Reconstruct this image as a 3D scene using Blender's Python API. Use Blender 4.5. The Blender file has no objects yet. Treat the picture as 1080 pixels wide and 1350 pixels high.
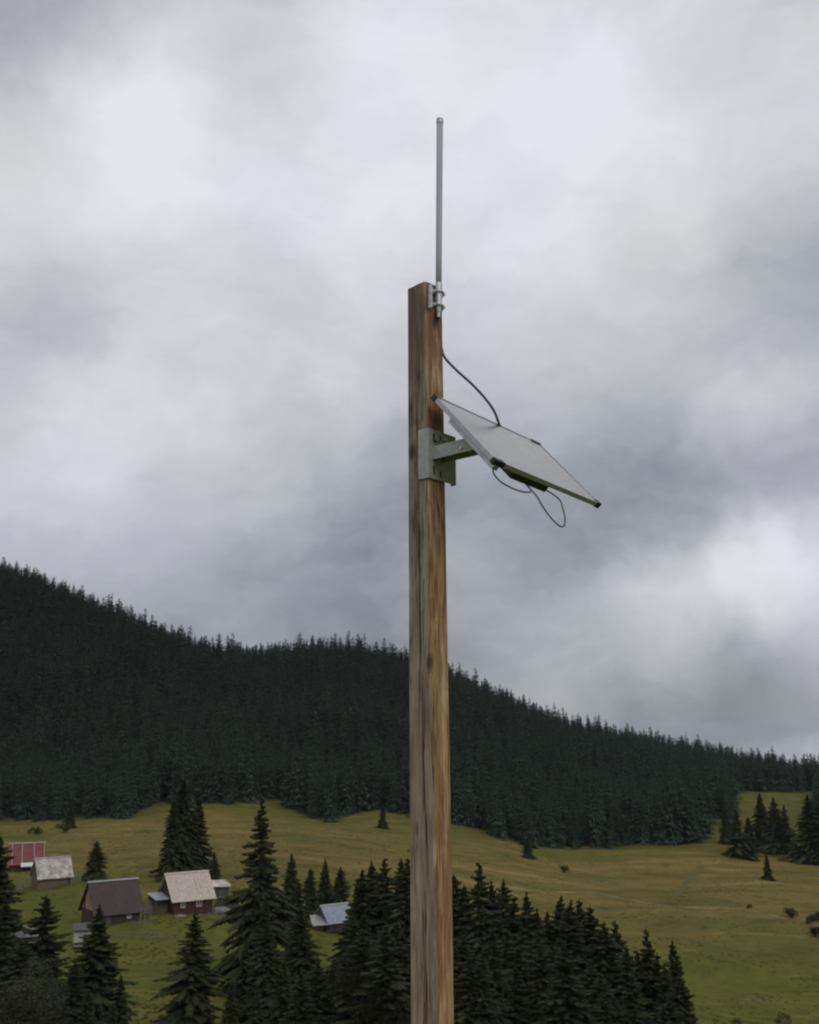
import bpy, bmesh, math, random
import numpy as np
from mathutils import Vector, Matrix

R = math.radians
rnd = random.Random(7)
scene = bpy.context.scene
col = scene.collection

# ------------------------------------------------------------------ camera
PITCH = R(13.0)
FOC = 1300.0                      # focal length in pixels of the 1080 x 1350 photograph
cam_d = bpy.data.cameras.new('camera')
cam = bpy.data.objects.new('camera', cam_d)
col.objects.link(cam)
cam.location = (0, 0, 0)
cam.rotation_euler = (R(90) + PITCH, 0, 0)
cam_d.sensor_fit = 'VERTICAL'
cam_d.sensor_height = 24.0
cam_d.sensor_width = 24.0
cam_d.lens = FOC / 1350 * 24.0
cam_d.clip_start = 0.05
cam_d.clip_end = 40000
cam_d.dof.use_dof = False
scene.camera = cam

# ------------------------------------------------------------------ colour management
scene.render.engine = 'CYCLES'
scene.view_settings.view_transform = 'Standard'
scene.view_settings.look = 'None'
scene.view_settings.exposure = 0.0
scene.view_settings.gamma = 1.0
scene.view_settings.use_curve_mapping = False
scene.cycles.filter_width = 2.2
scene.cycles.max_bounces = 5
scene.cycles.diffuse_bounces = 2
scene.cycles.glossy_bounces = 3
scene.cycles.volume_bounces = 0
scene.cycles.transparent_max_bounces = 4


def ray(px, py):
    r = (px - 540) / FOC
    u = (675 - py) / FOC
    return Vector((r, math.cos(PITCH) - math.sin(PITCH) * u, math.sin(PITCH) + math.cos(PITCH) * u))


def at(px, py, Y):
    v = ray(px, py)
    return v * (Y / v.y)


# ------------------------------------------------------------------ node helper
class NT:
    def __init__(self, tree):
        self.t = tree
        tree.nodes.clear()

    def n(self, typ, **kw):
        nd = self.t.nodes.new(typ)
        for k, v in kw.items():
            if k.startswith('i_'):
                key = k[2:]
                key = int(key) if key.isdigit() else key.replace('_', ' ')
                nd.inputs[key].default_value = v
            else:
                setattr(nd, k, v)
        return nd

    def l(self, a, b):
        self.t.links.new(a, b)

    def put(self, sock, val):
        if hasattr(val, 'is_output'):
            self.l(val, sock)
        else:
            sock.default_value = val

    def math(self, op, a, b=0.0, c=None, clamp=False):
        nd = self.n('ShaderNodeMath', operation=op, use_clamp=clamp)
        self.put(nd.inputs[0], a)
        self.put(nd.inputs[1], b)
        if c is not None:
            self.put(nd.inputs[2], c)
        return nd.outputs[0]

    def vmath(self, op, a, b=(0, 0, 0), scale=None):
        nd = self.n('ShaderNodeVectorMath', operation=op)
        self.put(nd.inputs[0], a)
        if op != 'SCALE':
            self.put(nd.inputs[1], b)
        if scale is not None:
            self.put(nd.inputs['Scale'], scale)
        return nd

    def noise(self, vec, scale, detail=3, rough=0.55, dist=0.0, dim='3D'):
        nd = self.n('ShaderNodeTexNoise')
        nd.inputs['Scale'].default_value = scale
        nd.inputs['Detail'].default_value = detail
        nd.inputs['Roughness'].default_value = rough
        nd.inputs['Distortion'].default_value = dist
        if vec is not None:
            self.l(vec, nd.inputs['Vector'])
        return nd

    def mapr(self, v, a, b, c=0.0, d=1.0, interp='LINEAR'):
        nd = self.n('ShaderNodeMapRange', interpolation_type=interp)
        self.put(nd.inputs['Value'], v)
        nd.inputs['From Min'].default_value = a
        nd.inputs['From Max'].default_value = b
        nd.inputs['To Min'].default_value = c
        nd.inputs['To Max'].default_value = d
        return nd.outputs['Result']

    def mix(self, f, a, b, blend='MIX'):
        nd = self.n('ShaderNodeMix', data_type='RGBA', blend_type=blend)
        self.put(nd.inputs[0], f)
        self.put(nd.inputs[6], a)
        self.put(nd.inputs[7], b)
        return nd.outputs[2]

    def scalevec(self, vec, s):
        nd = self.n('ShaderNodeMapping')
        self.l(vec, nd.inputs['Vector'])
        nd.inputs['Scale'].default_value = s
        return nd.outputs[0]


def C4(r, g, b):
    return (r, g, b, 1.0)


def srgb(r, g, b):
    f = lambda c: (c / 255 / 12.92) if c / 255 <= 0.04045 else ((c / 255 + 0.055) / 1.055) ** 2.4
    return (f(r), f(g), f(b), 1.0)


# ------------------------------------------------------------------ world: overcast sky
SUN_EL, SUN_AZ = R(42), R(150)         # azimuth measured from +Y (view direction) towards +X
world = bpy.data.worlds.new('World')
scene.world = world
world.use_nodes = True
world.cycles.sampling_method = 'MANUAL'
world.cycles.sample_map_resolution = 256
w = NT(world.node_tree)
tc = w.n('ShaderNodeTexCoord')
dvec = tc.outputs['Generated']
sky = w.n('ShaderNodeTexSky', sky_type='NISHITA')
sky.sun_disc = False
sky.sun_elevation = SUN_EL
sky.sun_rotation = SUN_AZ
# slow warp of the direction so that cloud edges come out ragged
wn = w.noise(dvec, 3.6, 4, 0.6)
warp = w.vmath('SCALE', w.vmath('SUBTRACT', wn.outputs['Color'], (0.5, 0.5, 0.5)).outputs[0], scale=0.09)
wn2 = w.noise(dvec, 13.0, 4, 0.6)
warp2 = w.vmath('SCALE', w.vmath('SUBTRACT', wn2.outputs['Color'], (0.5, 0.5, 0.5)).outputs[0], scale=0.075)
dw = w.vmath('NORMALIZE', w.vmath('ADD', w.vmath('ADD', dvec, warp.outputs[0]).outputs[0], warp2.outputs[0]).outputs[0]).outputs[0]
# overall level: bright high up, greyer towards the horizon
sep = w.n('ShaderNodeSeparateXYZ')
w.l(dvec, sep.inputs[0])
base = w.mapr(sep.outputs['Z'], 0.00, 0.60, 0.34, 0.60, 'SMOOTHSTEP')
big = w.noise(w.scalevec(dw, (1, 1, 1.7)), 2.3, 5, 0.55)
fine = w.noise(w.scalevec(dw, (1, 1, 1.9)), 7.5, 5, 0.55)
val = w.math('ADD', base, w.math('MULTIPLY', w.math('SUBTRACT', big.outputs[0], 0.5), 0.06))
val = w.math('ADD', val, w.math('MULTIPLY', w.math('SUBTRACT', fine.outputs[0], 0.5), 0.20))
wisp = w.noise(w.scalevec(dw, (1, 1, 2.6)), 17.0, 4, 0.6)
val = w.math('ADD', val, w.math('MULTIPLY', w.math('SUBTRACT', wisp.outputs[0], 0.5), 0.11))
# cloud masses where the photograph has them: (px, py, radius in px, brightness change)
LOBES = [(-90, -60, 240, -0.182), (50, -60, 240, -0.045), (190, -60, 240, -0.117), (330, -60, 240, -0.05), (470, -60, 240, -0.136), (610, -60, 240, 0.039), (750, -60, 240, 0.063), 
         (890, -60, 240, -0.039), (1030, -60, 240, -0.043), (1170, -60, 240, 0.056), (-20, 80, 240, 0.106), (120, 80, 240, -0.037), (260, 80, 240, 0.073), (400, 80, 240, 0.204), 
         (540, 80, 240, 0.028), (680, 80, 240, 0.074), (820, 80, 240, -0.026), (960, 80, 240, -0.01), (1100, 80, 240, -0.039), (1240, 80, 240, 0.024), (-90, 220, 240, -0.008), 
         (50, 220, 240, 0.058), (190, 220, 240, 0.008), (330, 220, 240, 0.135), (470, 220, 240, -0.128), (610, 220, 240, 0.019), (750, 220, 240, 0.013), (890, 220, 240, 0.052), 
         (1030, 220, 240, 0.054), (1170, 220, 240, 0.029), (-20, 360, 240, -0.042), (120, 360, 240, 0.074), (260, 360, 240, -0.034), (400, 360, 240, -0.104), (680, 360, 240, 0.055), 
         (820, 360, 240, 0.011), (960, 360, 240, 0.021), (1100, 360, 240, 0.048), (1240, 360, 240, -0.159), (-90, 500, 240, 0.038), (50, 500, 240, -0.041), (190, 500, 240, -0.085), 
         (330, 500, 240, 0.102), (470, 500, 240, 0.064), (610, 500, 240, 0.145), (750, 500, 240, -0.079), (890, 500, 240, -0.075), (1030, 500, 240, -0.077), (1170, 500, 240, -0.018), 
         (-20, 640, 240, -0.007), (120, 640, 240, 0.079), (260, 640, 240, 0.112), (400, 640, 240, -0.034), (540, 640, 240, -0.056), (680, 640, 240, -0.107), (820, 640, 240, 0.081), 
         (960, 640, 240, 0.069), (1100, 640, 240, 0.103), (1240, 640, 240, 0.11), (-90, 780, 240, 0.12), (50, 780, 240, 0.06), (190, 780, 240, 0.054), (330, 780, 240, -0.101), 
         (470, 780, 240, -0.048), (610, 780, 240, -0.078), (750, 780, 240, 0.042), (890, 780, 240, -0.067), (1030, 780, 240, -0.101), (1170, 780, 240, -0.115), (-20, 920, 240, -0.198), 
         (120, 920, 240, -0.094), (400, 920, 240, -0.04), (540, 920, 240, 0.208), (680, 920, 240, 0.113), (820, 920, 240, -0.056), (960, 920, 240, 0.18), (1100, 920, 240, 0.209), 
         (1240, 920, 240, 0.06), (-90, 1060, 240, 0.042), (50, 1060, 240, 0.071), (190, 1060, 240, 0.091), (330, 1060, 240, 0.046), (470, 1060, 240, -0.112), (610, 1060, 240, -0.095), 
         (750, 1060, 240, -0.046), (890, 1060, 240, -0.05), (1030, 1060, 240, -0.147), (1170, 1060, 240, -0.074), (1060, 110, 160, -.015), (1050, 330, 130, -.035), (1010, 700, 60, .03), (60, 300, 90, .03), (1098, 1004, 30, .20), (1045, 1002, 26, .10), (1000, 1004, 22, .05), (1005, 735, 75, .09), (905, 775, 80, .05), (955, 545, 55, .06), (1030, 525, 40, .04), (140, 130, 90, .03), (745, 115, 90, .03), (300, 560, 90, .03), (70, 430, 60, -.04), (250, 660, 70, -.04)]
for (px, py, rad, amp) in LOBES:
    d = ray(px, py).normalized()
    ang = rad * 1.25 / FOC
    dt = w.vmath('DOT_PRODUCT', dw, tuple(d)).outputs['Value']
    val = w.math('ADD', val, w.mapr(dt, math.cos(ang), 1.0, 0.0, amp, 'SMOOTHSTEP'))
val = w.math('MULTIPLY', w.math('SUBTRACT', val, 0.04), 1.125)
val = w.math('MAXIMUM', w.math('MINIMUM', val, 0.84), 0.16)
hue = w.mapr(val, 0.26, 0.66, 0.0, 1.0)
tint = w.mix(hue, C4(0.915, 0.985, 1.12), C4(.992, .997, 1.035))
hn = w.noise(dw, 3.1, 2, 0.5)
tint = w.mix(w.mapr(hn.outputs[0], 0.42, 0.62, 0, 0.55), tint, C4(0.965, 0.975, 1.11))
vv = w.n('ShaderNodeCombineXYZ')
for i in range(3):
    w.l(val, vv.inputs[i])
cloud = w.vmath('MULTIPLY', tint, vv.outputs[0]).outputs[0]
skyc = w.vmath('SCALE', sky.outputs[0], scale=0.08).outputs[0]
tot = w.mix(0.94, skyc, cloud)
bg = w.n('ShaderNodeBackground')
w.l(tot, bg.inputs['Color'])
bg.inputs['Strength'].default_value = 1.0
wo = w.n('ShaderNodeOutputWorld')
w.l(bg.outputs[0], wo.inputs['Surface'])

sun_d = bpy.data.lights.new('sun', 'SUN')
sun_d.energy = 0.6
sun_d.angle = R(25)
sun_d.color = (1.0, 0.95, 0.88)
sun = bpy.data.objects.new('sun', sun_d)
col.objects.link(sun)
sdir = Vector((math.sin(SUN_AZ) * math.cos(SUN_EL), math.cos(SUN_AZ) * math.cos(SUN_EL), math.sin(SUN_EL)))
sun.rotation_euler = sdir.to_track_quat('Z', 'Y').to_euler()


# ------------------------------------------------------------------ object helpers
def tag(o, label=None, cat=None, group=None, kind=None):
    if label: o['label'] = label
    if cat: o['category'] = cat
    if group: o['group'] = group
    if kind: o['kind'] = kind
    return o


def empty(name, loc, rz=0.0):
    o = bpy.data.objects.new(name, None)
    o.empty_display_size = 0.3
    o.location = loc
    o.rotation_euler = (0, 0, rz)
    col.objects.link(o)
    return o


class MB:
    """collects vertices and faces for one mesh"""

    def __init__(self):
        self.v = []
        self.f = []

    def add(self, vs, fs):
        o = len(self.v)
        self.v += [tuple(p) for p in vs]
        self.f += [tuple(i + o for i in f) for f in fs]
        return self

    def hexa(self, p):      # 8 points: bottom 4 ccw, top 4 ccw
        return self.add(p, [(3, 2, 1, 0), (4, 5, 6, 7), (0, 1, 5, 4), (1, 2, 6, 5), (2, 3, 7, 6), (3, 0, 4, 7)])

    def box(self, x0, x1, y0, y1, z0, z1):
        return self.hexa([(x0, y0, z0), (x1, y0, z0), (x1, y1, z0), (x0, y1, z0), (x0, y0, z1), (x1, y0, z1), (x1, y1, z1), (x0, y1, z1)])

    def obox(self, o, a, b, c, ra, rb, rc):
        """box in the frame a,b,c at origin o with ranges"""
        P = []
        for k in rc:
            for (i, j) in ((ra[0], rb[0]), (ra[1], rb[0]), (ra[1], rb[1]), (ra[0], rb[1])):
                P.append(o + a * i + b * j + c * k)
        return self.hexa(P)

    def tube(self, pts, rad, n=8, caps=True):
        pts = [Vector(p) for p in pts]
        rr = rad if isinstance(rad, (list, tuple)) else [rad] * len(pts)
        vs, fs = [], []
        prev = None
        for i, p in enumerate(pts):
            t = (pts[min(i + 1, len(pts) - 1)] - pts[max(i - 1, 0)]).normalized()
            if prev is None:
                ref = Vector((0, 0, 1)) if abs(t.z) < 0.9 else Vector((1, 0, 0))
                a = t.cross(ref).normalized()
            else:
                a = (prev - t * prev.dot(t)).normalized()
            prev = a
            b = t.cross(a)
            for k in range(n):
                an = 2 * math.pi * k / n
                vs.append(p + (a * math.cos(an) + b * math.sin(an)) * rr[i])
        for i in range(len(pts) - 1):
            for k in range(n):
                fs.append((i * n + k, i * n + (k + 1) % n, (i + 1) * n + (k + 1) % n, (i + 1) * n + k))
        if caps:
            fs.append(tuple(range(n))[::-1])
            fs.append(tuple((len(pts) - 1) * n + k for k in range(n)))
        return self.add(vs, fs)

    def build(self, name, mat, parent=None, smooth=False, bevel=0.0, loc=None):
        me = bpy.data.meshes.new(name)
        vs = self.v
        if loc is not None:
            L = Vector(loc)
            vs = [tuple(Vector(p) - L) for p in vs]
        me.from_pydata(vs, [], self.f)
        if mat is not None:
            for m in (mat if isinstance(mat, (list, tuple)) else [mat]):
                me.materials.append(m)
        bm = bmesh.new()
        bm.from_mesh(me)
        bmesh.ops.recalc_face_normals(bm, faces=bm.faces)
        bm.to_mesh(me)
        bm.free()
        if smooth:
            me.polygons.foreach_set('use_smooth', [True] * len(me.polygons))
        me.update()
        o = bpy.data.objects.new(name, me)
        if loc is not None:
            o.location = loc
        col.objects.link(o)
        if parent is not None:
            o.parent = parent
        if bevel > 0:
            bv = o.modifiers.new('bevel', 'BEVEL')
            bv.width = bevel
            bv.segments = 2
            bv.limit_method = 'ANGLE'
        return o


def curve_pts(ctrl, n=10):
    """Catmull-Rom through control points"""
    P = [Vector(p) for p in ctrl]
    P = [P[0] * 2 - P[1]] + P + [P[-1] * 2 - P[-2]]
    out = []
    for i in range(1, len(P) - 2):
        for k in range(n):
            t = k / n
            p0, p1, p2, p3 = P[i - 1:i + 3]
            out.append(0.5 * ((2 * p1) + (p2 - p0) * t + (2 * p0 - 5 * p1 + 4 * p2 - p3) * t * t + (3 * p1 - p0 - 3 * p2 + p3) * t ** 3))
    out.append(P[-2])
    return out


# ------------------------------------------------------------------ materials
def new_mat(name):
    m = bpy.data.materials.new(name)
    m.use_nodes = True
    t = NT(m.node_tree)
    b = t.n('ShaderNodeBsdfPrincipled')
    o = t.n('ShaderNodeOutputMaterial')
    t.l(b.outputs[0], o.inputs['Surface'])
    return m, t, b


def bump(t, b, h, strength=0.4, dist=0.01):
    bp = t.n('ShaderNodeBump')
    bp.inputs['Strength'].default_value = strength
    bp.inputs['Distance'].default_value = dist
    t.l(h, bp.inputs['Height'])
    t.l(bp.outputs[0], b.inputs['Normal'])


def plain(name, c1, c2, scale=6.0, rough=0.7, metal=0.0, bstr=0.2, bdist=0.005, stretch=(1, 1, 1), spec=0.4, det=5):
    m, t, b = new_mat(name)
    tcn = t.n('ShaderNodeTexCoord')
    v = t.scalevec(tcn.outputs['Object'], stretch)
    n = t.noise(v, scale, det, 0.6)
    t.put(b.inputs['Base Color'], t.mix(t.mapr(n.outputs[0], 0.3, 0.7), c1, c2))
    b.inputs['Roughness'].default_value = rough
    b.inputs['Metallic'].default_value = metal
    b.inputs['Specular IOR Level'].default_value = spec
    bump(t, b, n.outputs[0], bstr, bdist)
    return m


M = {}
M['galv'] = plain('galvanised_steel', C4(.34, .355, .35), C4(.50, .52, .52), 28, 0.48, 0.75, 0.25, 0.001)
M['galv_dull'] = plain('dull_galvanised_steel', C4(.34, .37, .335), C4(.50, .53, .49), 22, 0.6, 0.25, 0.25, 0.001)
M['bright_metal'] = plain('bright_zinc', C4(.50, .51, .53), C4(.72, .73, .75), 40, 0.42, 0.6, 0.15, 0.0006)
M['alu'] = plain('aluminium_frame', C4(.40, .41, .42), C4(.52, .53, .54), 30, 0.45, 0.45, 0.1, 0.0004)
M['mast'] = plain('grey_mast_paint', C4(.37, .38, .43), C4(.47, .48, .53), 14, 0.55, 0.15, 0.15, 0.001, stretch=(1, 1, .15))
M['black_plastic'] = plain('black_plastic', C4(.012, .011, .015), C4(.022, .02, .025), 30, 0.45, 0, 0.1, 0.0005)
M['box_plastic'] = plain('junction_box_plastic', C4(.03, .032, .022), C4(.05, .052, .038), 30, 0.5, 0, 0.1, 0.0005)
M['cable'] = plain('cable_sheath', C4(.085, .09, .10), C4(.13, .135, .15), 40, 0.5, 0, 0.1, 0.0005)


def glass_mat():
    m, t, b = new_mat('dusty_sky_sheen_panel_glass')
    tcn = t.n('ShaderNodeTexCoord')
    n = t.noise(tcn.outputs['Object'], 9, 4, 0.6)
    n2 = t.noise(tcn.outputs['Object'], 5, 2, 0.5)
    t.put(b.inputs['Base Color'], t.mix(t.mapr(n.outputs[0], .3, .7), C4(.17, .17, .18), C4(.23, .23, .235)))  # pale grey base: dust film plus some of the sky's reflection painted in
    t.put(b.inputs['Roughness'], t.mapr(n2.outputs[0], .3, .7, .26, .30))
    b.inputs['IOR'].default_value = 1.75
    b.inputs['Coat Weight'].default_value = 0.5
    b.inputs['Coat Roughness'].default_value = 0.2
    return m


M['panel_glass'] = glass_mat()


def wood_mat():
    """weathered square timber: grey-brown on the left face, orange-brown on the right face, darker towards the top"""
    m, t, b = new_mat('weathered_post_timber')
    tcn = t.n('ShaderNodeTexCoord')
    ob = tcn.outputs['Object']
    side = t.n('ShaderNodeAttribute', attribute_name='side').outputs['Fac']
    crack = t.n('ShaderNodeAttribute', attribute_name='crack').outputs['Fac']
    sp = t.n('ShaderNodeSeparateXYZ')
    t.l(ob, sp.inputs[0])
    Z = sp.outputs['Z']
    wob = t.noise(t.scalevec(ob, (1, 1, .8)), 2.2, 3, 0.5)
    vec = t.vmath('ADD', ob, t.vmath('SCALE', t.vmath('SUBTRACT', wob.outputs['Color'], (.5, .5, .5)).outputs[0], scale=.05).outputs[0]).outputs[0]
    streak = t.noise(t.scalevec(vec, (1, 1, .05)), 42, 5, 0.6)
    fibre = t.noise(t.scalevec(vec, (1, 1, .025)), 170, 4, 0.6)
    patch = t.noise(t.scalevec(vec, (1, 1, .30)), 8, 5, 0.62)
    blot = t.noise(t.scalevec(vec, (1, 1, .16)), 19, 4, 0.6)
    # grey weathered face
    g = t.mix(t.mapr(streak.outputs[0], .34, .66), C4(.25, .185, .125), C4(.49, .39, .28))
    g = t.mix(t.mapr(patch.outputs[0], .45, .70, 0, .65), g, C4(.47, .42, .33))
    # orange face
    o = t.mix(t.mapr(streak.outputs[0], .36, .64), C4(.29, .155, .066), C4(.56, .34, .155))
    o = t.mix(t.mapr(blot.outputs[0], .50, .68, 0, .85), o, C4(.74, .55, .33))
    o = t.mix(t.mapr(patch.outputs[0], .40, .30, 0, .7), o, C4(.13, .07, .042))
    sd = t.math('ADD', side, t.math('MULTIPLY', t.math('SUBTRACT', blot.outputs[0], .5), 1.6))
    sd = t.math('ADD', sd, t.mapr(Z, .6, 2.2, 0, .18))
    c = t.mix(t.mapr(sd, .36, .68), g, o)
    # upper part of the timber is stained darker
    topm = t.math('MULTIPLY', t.mapr(Z, .85, 2.1, 0, 1), t.mapr(blot.outputs[0], .35, .62, 1.0, .25))
    c = t.mix(t.math('MULTIPLY', topm, .68), c, C4(.105, .074, .056))
    # purplish-brown stains and pale bleached edges
    stain = t.noise(t.scalevec(vec, (1, 1, .22)), 13, 4, .65)
    c = t.mix(t.math('MULTIPLY', t.mapr(stain.outputs[0], .52, .66), t.mapr(Z, .2, 1.2, .35, .8)), c, C4(.075, .043, .038))
    vtop = t.mapr(Z, 2.40, 2.47, 0, .75)
    c = t.mix(vtop, c, C4(.035, .028, .024))
    # dark drying cracks and scattered knots
    ck = t.math('MULTIPLY', crack, t.mapr(streak.outputs[0], .2, .6, .6, 1))
    c = t.mix(ck, c, C4(.022, .015, .011))
    vor = t.n('ShaderNodeTexVoronoi', feature='F1')
    t.l(t.scalevec(vec, (1, 1, .42)), vor.inputs['Vector'])
    vor.inputs['Scale'].default_value = 5.2
    kn = t.mapr(vor.outputs['Distance'], .05, .13, .85, 0)
    c = t.mix(kn, c, C4(.05, .028, .017))
    c = t.mix(t.mapr(fibre.outputs[0], .60, .38, 0, .40), c, C4(.075, .05, .034))
    chk = t.noise(t.scalevec(vec, (1, 1, .016)), 95, 3, .5)
    c = t.mix(t.mapr(chk.outputs[0], .615, .66, 0, .8), c, C4(.035, .024, .018))
    t.put(b.inputs['Base Color'], c)
    b.inputs['Roughness'].default_value = .85
    b.inputs['Specular IOR Level'].default_value = .25
    h = t.math('ADD', streak.outputs[0], t.math('MULTIPLY', fibre.outputs[0], .5))
    h = t.math('SUBTRACT', h, t.mapr(chk.outputs[0], .60, .66, 0, .8))
    bump(t, b, h, .55, .004)
    return m


M['timber'] = wood_mat()


def foliage_mat(name, c1, c2, c3):
    m, t, b = new_mat(name)
    oi = t.n('ShaderNodeObjectInfo')
    geo = t.n('ShaderNodeNewGeometry')
    tcn = t.n('ShaderNodeTexCoord')
    n = t.noise(tcn.outputs['Object'], .55, 3, .6)
    n2 = t.noise(tcn.outputs['Object'], 3.3, 2, .6)
    c = t.mix(oi.outputs['Random'], c1, c2)
    c = t.mix(t.mapr(n.outputs[0], .42, .70, 0, .7), c, c3)
    c = t.mix(t.mapr(n2.outputs[0], .35, .65, 0, .55), c, t.mix(.5, c, c1))
    c = t.mix(t.math('MULTIPLY', geo.outputs['Random Per Island'], .45), c, c3)
    t.put(b.inputs['Base Color'], c)
    b.inputs['Roughness'].default_value = .9
    b.inputs['Specular IOR Level'].default_value = .08
    return m


M['spruce'] = foliage_mat('spruce_needles', C4(.020, .029, .013), C4(.040, .050, .021), C4(.066, .075, .030))
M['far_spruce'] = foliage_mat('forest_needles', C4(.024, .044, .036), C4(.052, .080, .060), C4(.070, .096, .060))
M['broadleaf'] = foliage_mat('broadleaf_leaves', C4(.035, .042, .022), C4(.05, .055, .03), C4(.075, .08, .045))
M['bush'] = foliage_mat('bush_leaves', C4(.035, .048, .018), C4(.05, .06, .024), C4(.07, .08, .03))
M['bark'] = plain('spruce_bark', C4(.05, .038, .03), C4(.11, .085, .065), 5, .9, 0, .5, .02, stretch=(1, 1, .3))

# ------------------------------------------------------------------ terrain
COLS = np.array([-300, 0, 150, 270, 430, 530, 640, 740, 850, 960, 1080, 1400], float)
ROWS = np.array([0, 5, 10, 30, 60, 80, 110, 150, 200, 300, 340, 400, 480, 560, 630, 750, 1000, 3000, 14000], float)
TAB = np.array([
    [-1.6] * 12,
    [-1.85] * 12,
    [-3.3] * 12,
    [-10.0] * 12,
    [-20.0] * 12,
    [-24.5, -24.5, -24.5, -25, -27, -28, -29, -29, -29, -29, -29, -29],
    [-25.5, -25.5, -25.5, -26, -29, -31, -33, -35, -36, -37, -37, -37],
    [-25.5, -25.5, -25, -25, -28, -31, -35, -38, -39, -39.5, -39.5, -39],
    [-26, -26, -25, -25, -27.5, -31, -35, -38, -39, -39, -39, -39],
    [-27, -27, -26, -25, -26.5, -29, -32, -36, -37, -37, -38, -38],
    [-27.5, -27.5, -25.5, -23.5, -27, -28, -30, -35.5, -35, -35.5, -37, -37],
    [-20, -22, -18, -15, -22, -20, -24, -26, -30, -32, -33, -33],
    [35, 28, 15, 8, 2, 2, -4, -14, -22, -29, -31, -31],
    [95, 80, 56, 40, 28, 25, 12, -5, -15, -24, -29, -30],
    [112, 93, 62, 42, 46, 40, 20, 0, -12, -20, -28, -32],
    [80, 60, 40, 25, 30, 20, 5, -15, -30, -40, -50, -60],
    [-40, -40, -50, -50, -50, -60, -70, -80, -90, -100, -110, -120],
    [-260] * 12,
    [-520] * 12], float)


def pchip_slopes(x, y):
    h = np.diff(x)
    dl = np.diff(y, axis=0) / h[:, None]
    m = np.zeros_like(y)
    w1 = 2 * h[1:] + h[:-1]
    w2 = h[1:] + 2 * h[:-1]
    a, b_ = dl[:-1], dl[1:]
    ok = (a * b_) > 0
    with np.errstate(divide='ignore', invalid='ignore'):
        hm = (w1 + w2)[:, None] / (w1[:, None] / a + w2[:, None] / b_)
    m[1:-1] = np.where(ok, hm, 0)
    m[0] = dl[0]
    m[-1] = dl[-1]
    return m


SL = pchip_slopes(ROWS, TAB)


def terrain(x, y):
    x = np.atleast_1d(np.asarray(x, float))
    y = np.atleast_1d(np.asarray(y, float))
    px = 540 + 1334 * x / np.maximum(y, 75)
    px = np.clip(px, -299, 1399)
    Y = np.clip(y, 0, 13999)
    i = np.clip(np.searchsorted(ROWS, Y, side='right') - 1, 0, len(ROWS) - 2)
    h = ROWS[i + 1] - ROWS[i]
    s = (Y - ROWS[i]) / h
    h00 = (1 + 2 * s) * (1 - s) ** 2
    h10 = s * (1 - s) ** 2
    h01 = s * s * (3 - 2 * s)
    h11 = s * s * (s - 1)
    colv = h00[:, None] * TAB[i] + (h10 * h)[:, None] * SL[i] + h01[:, None] * TAB[i + 1] + (h11 * h)[:, None] * SL[i + 1]
    j = np.clip(np.searchsorted(COLS, px, side='right') - 1, 0, len(COLS) - 2)
    # smooth interpolation across columns (Catmull-Rom with clamped neighbours)
    n = np.arange(len(px))
    p1, p2 = colv[n, j], colv[n, j + 1]
    p0 = colv[n, np.maximum(j - 1, 0)]
    p3 = colv[n, np.minimum(j + 2, len(COLS) - 1)]
    x0 = COLS[np.maximum(j - 1, 0)]
    x1, x2 = COLS[j], COLS[j + 1]
    x3 = COLS[np.minimum(j + 2, len(COLS) - 1)]
    hh = x2 - x1
    m1 = (p2 - p0) / np.maximum(x2 - x0, 1) * hh
    m2 = (p3 - p1) / np.maximum(x3 - x1, 1) * hh
    s = (px - x1) / hh
    z = (1 + 2 * s) * (1 - s) ** 2 * p1 + s * (1 - s) ** 2 * m1 + s * s * (3 - 2 * s) * p2 + s * s * (s - 1) * m2
    z = z + np.where(y < 0, np.minimum(-y * 0.10, 60), 0)
    # small undulation of the pasture
    k = np.clip((np.abs(y) - 60) / 60, 0, 1)
    z = z + k * (0.35 * np.sin(x * .11 + 1.3 * np.sin(y * .031)) * np.sin(y * .083 + .7) + 0.18 * np.sin(x * .31 + y * .17) + 0.12 * np.sin(y * .47 + x * .09))
    return z


def gz(x, y):
    return float(terrain(x, y)[0])


def hit(px, py, y0=60.0):
    """point where the ground shows at this direction"""
    v = ray(px, py)
    v = v / v.y
    Y = y0
    while Y < 900:
        if v.z * Y <= gz(v.x * Y, Y):
            break
        Y += 1.0
    lo, hi = Y - 1, Y
    for _ in range(12):
        mid = (lo + hi) / 2
        if v.z * mid <= gz(v.x * mid, mid):
            hi = mid
        else:
            lo = mid
    return Vector((v.x * hi, hi, gz(v.x * hi, hi)))


def axis(fine0, fine1, step, far):
    a = list(np.arange(fine0, fine1 + .1, step))
    s, p = step, fine1
    while p < far:
        s *= 1.25
        p += s
        a.append(p)
    s, p = step, fine0
    while p > -far:
        s *= 1.25
        p -= s
        a.insert(0, p)
    return np.array(a)


ax_ = axis(-300, 300, 3.0, 14000)
ay_ = axis(-4, 690, 2.5, 14000)
XX, YY = np.meshgrid(ax_, ay_)
ZZ = terrain(XX.ravel(), YY.ravel())
nx, ny = len(ax_), len(ay_)
vs = np.column_stack([XX.ravel(), YY.ravel(), ZZ])
idx = np.arange(nx * ny).reshape(ny, nx)
quads = np.stack([idx[:-1, :-1].ravel(), idx[:-1, 1:].ravel(), idx[1:, 1:].ravel(), idx[1:, :-1].ravel()], 1)
me = bpy.data.meshes.new('ground')
me.vertices.add(len(vs))
me.vertices.foreach_set('co', vs.ravel())
me.loops.add(quads.size)
me.loops.foreach_set('vertex_index', quads.ravel())
me.polygons.add(len(quads))
me.polygons.foreach_set('loop_start', np.arange(0, quads.size, 4))
me.polygons.foreach_set('loop_total', np.full(len(quads), 4))
me.polygons.foreach_set('use_smooth', np.ones(len(quads), bool))
me.update(calc_edges=True)
ground = bpy.data.objects.new('ground', me)
col.objects.link(ground)
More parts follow.
